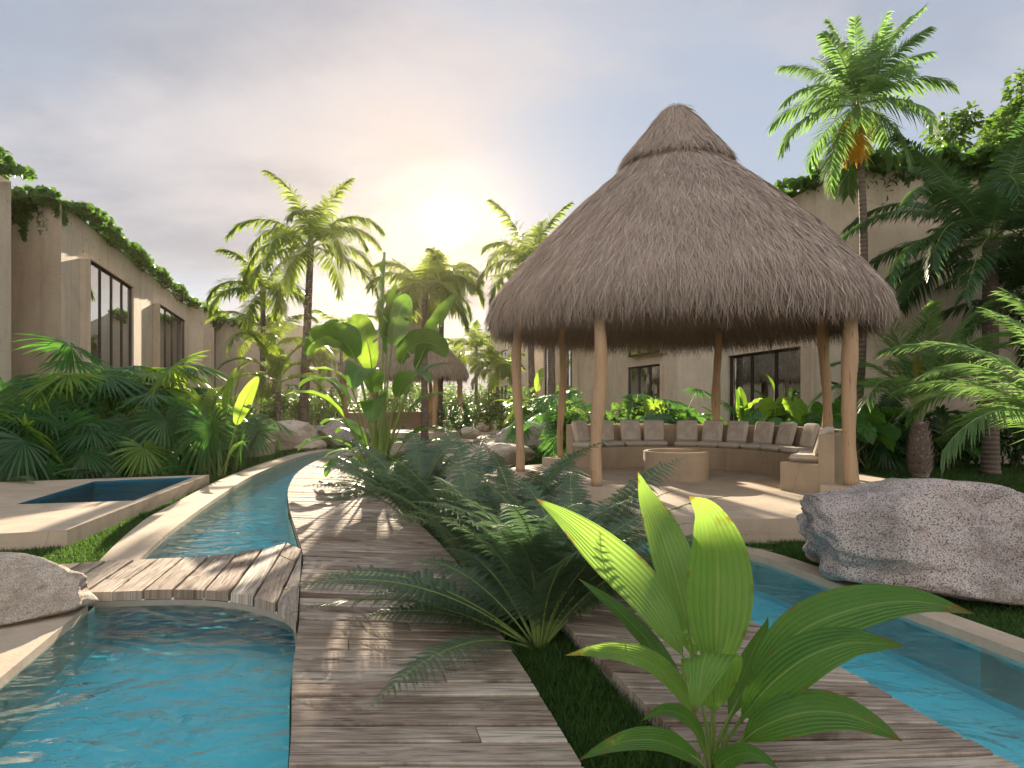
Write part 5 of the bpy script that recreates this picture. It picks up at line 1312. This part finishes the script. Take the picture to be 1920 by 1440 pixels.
# pineapple trunk palm
X = PX(1725, 14.2)
t = thing('pineapple_palm', 'short palm with scaly pineapple trunk and arching silvery fronds on the right lawn', 'palm', (X, 14.2, 0))
g = Geo(); z = np.linspace(-.05, 1.25, 14); g.tube(np.stack([0 * z, 0 * z, z], 1), np.interp(z, [0, .15, .5, 1.0, 1.25], [.15, .21, .23, .17, .10]), 16, wob=.03)
n = 150; a = np.arange(n) * 2.39996; zz = np.linspace(.12, 1.22, n); rr = np.interp(zz, [0, .15, .5, 1.0, 1.25], [.15, .21, .23, .17, .10])
g.strips(np.stack([rr * np.cos(a), rr * np.sin(a), zz - .05], 1), np.stack([.45 * np.cos(a), .45 * np.sin(a), np.ones(n)], 1), np.stack([-np.sin(a), np.cos(a), 0 * a], 1), .13, .05, [1, 1, .6, .25], .0, 0)
g.build('trunk', M['bark_pale'], t); r = np.random.default_rng(8); az = 0
for k in range(15):
    el, bd = [(86, 55), (76, 95), (63, 118)][k % 3]; az += 2.39996
    me = cached(frond, ('pine', el, k % 2), 3.1, el, bd, 84, .74, .012, .22, .30, .05, 70 + k % 2, mats=('coco', 'stem_pale'), pet=.26, a0=58, a1=25)
    put('frond', me, t, (0, 0, 1.15), (0, 0, az), r.uniform(.85, 1.1))
for k, az in enumerate((2.5, .6, -2.2, -1.1)):
    put('new_frond', cached(frond, ('gold', k), 1.55, 72, 8, 46, .32, .013, .5, .1, .05, 90 + k, mats=('gold_frond', 'stem_pale'), pet=.2, a0=45, a1=20), t, (0, 0, 1.2), (0, 0, az), 1)
# bright areca at the right edge
feather_palm('bright sunlit arching palm cut by the right picture edge', 2060, 9.4, .5, 3.6, [(8, 86, 60), (9, 76, 92), (6, 62, 112)], .1, .09, 'date', ('coco', 'stem_pale'), rnd=25, group=None, shaft=False, n=110, name='areca_palm')
feather_palm('small cane palm with yellow stems right of the pineapple palm', 1776, 15.8, .3, 1.6, [(3, 84, 40), (4, 70, 70), (3, 52, 80)], .05, .04, 'areca', ('palm_dark', 'gold_frond'), rnd=26, group=None, shaft=False, n=30, name='cane_palm')
feather_palm('shaded low palm between the right log post and the pineapple palm', 1665, 16.6, .4, 2.2, [(4, 80, 60), (5, 60, 90), (3, 42, 80)], .06, .05, 'areca', ('palm_dark', 'stem'), rnd=27, group='bushy palms', shaft=False, n=46)
feather_palm('dark palm in front of the stucco wall at the far right', 1960, 14.9, 4.1, 3.3, [(6, 75, 70), (9, 48, 95), (8, 15, 85)], .13, .11, 'coco', ('palm_dark', 'stem'), rnd=28, group='bushy palms', shaft=False, n=70)

# broadleaf tree at the upper right
t = thing('broadleaf_tree', 'leafy broadleaf tree rising above the wall at the upper right corner', 'tree', (15.4, 18.9, 0)); r = np.random.default_rng(77)
g = Geo(); g.tube(np.array([(0, 0, -.1), (.1, 0, 3), (-.1, .1, 6), (0, 0, 8.5)]), [.24, .19, .15, .08], 10)
C = []
for k in range(46):
    a = r.random() * 6.28; el = r.uniform(-.3, 1.2); rad = r.uniform(1.0, 2.7); c = np.array((rad * math.cos(a) * math.cos(el), rad * math.sin(a) * math.cos(el), 8.7 + rad * 1.0 * math.sin(el)))
    C.append((*c, r.uniform(.35, .7))); g.tube(np.array([(0, 0, 5.5 + r.random() * 2), (c[0] * .5, c[1] * .5, c[2] - .7), tuple(c)]), [.05, .035, .01], 5, cap=False)
g.build('trunk', M['twig'], t)
g = Geo(); leaf_cloud(g, C, 17000, .165, r, .8, ratio=.6); g.build('crown', M['shrub'], t)

# distant planting that reads as one mass behind the garden
g = Geo(); r = np.random.default_rng(4)
C = []
for k in range(150):
    x = r.uniform(-34, 30); y = r.uniform(60, 74); C.append((x, y, r.uniform(.4, 3.0) + .8 * math.sin(x * .5), r.uniform(1.0, 1.9)))
leaf_cloud(g, C, 26000, .42, r, .8)
tag(g.build('far_foliage', M['shrub']), kind='stuff')

# ------------------------------------------------------------------ ivy on the roof edges
def edge(A, B, z=ZT): return [(*A, z), (*B, z)]
ivy('ivy hanging over the long roof edge above the two tall windows', edge(C1, C0), 11500, 1.75, 1, 0.20)
ivy('ivy over the short dark return wall left of the tall windows', edge(C0, (-16.3, 20.6)), 2850, 0.98, 2, 0.18)
ivy('ivy on the nearest roof corner at the left picture edge', edge((-14.32, 18.3), (-13.2, 12.7)), 3230, 1.09, 3, 0.18)
ivy('ivy over the far section of the left roof above the dark window', edge((-23.6, 53.4), D0), 3800, 1.49, 4, 0.25)
ivy('ivy along the flat top of the block behind the left building', [(-22.4, 46.4, 7.6), (-16.6, 44.9, 7.6)], 1200, .6, 5, .2)
ivy('ivy on the small roof corner between the two sections of the left building', edge(D0, C1), 300, .6, 6, .2)
ivy('thick ivy over the right wall top behind the coconut palm', edge((13.5, 17.15), S0), 6080, 0.86, 7, 0.20)
ivy('ivy running down the left slope of the right wall top beside the thatch', edge(S0, S1), 4180, 0.69, 8, 0.20)

# ------------------------------------------------------------------ grass
def grass(name, boxes, avoid, seed):
    r = np.random.default_rng(seed); g = Geo()
    for (x0, x1, y0, y1, dens, h) in boxes:
        n = int((x1 - x0) * (y1 - y0) * dens); P = np.stack([r.uniform(x0, x1, n), r.uniform(y0, y1, n)], 1)
        for a in avoid: P = P[~inside(P, a)]
        m = (np.abs(P[:, 0]) < P[:, 1] * .86); P = P[m]; n = len(P)
        a = r.random(n) * 6.28; D = np.stack([.55 * r.normal(0, 1, n), .55 * r.normal(0, 1, n), np.ones(n)], 1); D /= np.linalg.norm(D, axis=1)[:, None]
        g.strips(np.c_[P, np.zeros(n)], D, np.stack([np.cos(a), np.sin(a), 0 * a], 1), h * r.uniform(.5, 1.25, n), np.interp(P[:, 1], [3, 12, 25], [.0028, .006, .011]), [1, .8, .1], .35 * r.uniform(0, 1.5, n), 0)
    tag(g.build(name, M['grass']), kind='stuff')
AVOID = [POOL_A, POOL_C, np.array(PLAT), np.array(TERR), np.vstack([DECK_L, DECK_R[::-1]]), np.vstack([DK2_L, DK2_R[::-1]]), np.vstack([BR_F, BR_N[::-1]]),
         np.vstack([POOL_A_L, AOUT[::-1]]), np.vstack([POOL_C_R, offset(POOL_C_R, -.24)[::-1]]), np.vstack([offset(PATH, 1.0), offset(PATH, -1.1)[::-1]])]
grass('grass', [(-.8, 1.6, 1.8, 7.5, 13000, .10), (-6.2, -3.0, 5.6, 9.5, 6500, .085), (-7, -4, 9.5, 14, 2600, .07), (-9.5, -5.8, 13, 21, 1300, .08), (-12, -5, 21, 30, 500, .09),
                (2.4, 6.5, 2.6, 8.2, 5500, .08), (5.0, 9, 7.5, 12, 2200, .07), (6, 14, 10, 17.5, 1100, .08), (-.8, 2.8, 14, 20, 900, .08), (-1, 6, 16, 24, 500, .08), (-2.4, .4, 7, 14, 1800, .07)], AVOID, 12)

# ------------------------------------------------------------------ humid evening air
g = Geo(); g.box((-60, -30, -1.6), (60, 90, 15))
m = bpy.data.materials.new('humid_air'); m.use_nodes = True; m.node_tree.nodes.clear()
o_ = m.node_tree.nodes.new('ShaderNodeOutputMaterial'); v = m.node_tree.nodes.new('ShaderNodeVolumePrincipled')
v.inputs['Color'].default_value = (1.0, .84, .62, 1); v.inputs['Density'].default_value = 0.0002; v.inputs['Anisotropy'].default_value = 0.75
m.node_tree.links.new(v.outputs[0], o_.inputs['Volume'])
tag(g.build('haze', m, smooth=False), kind='stuff')
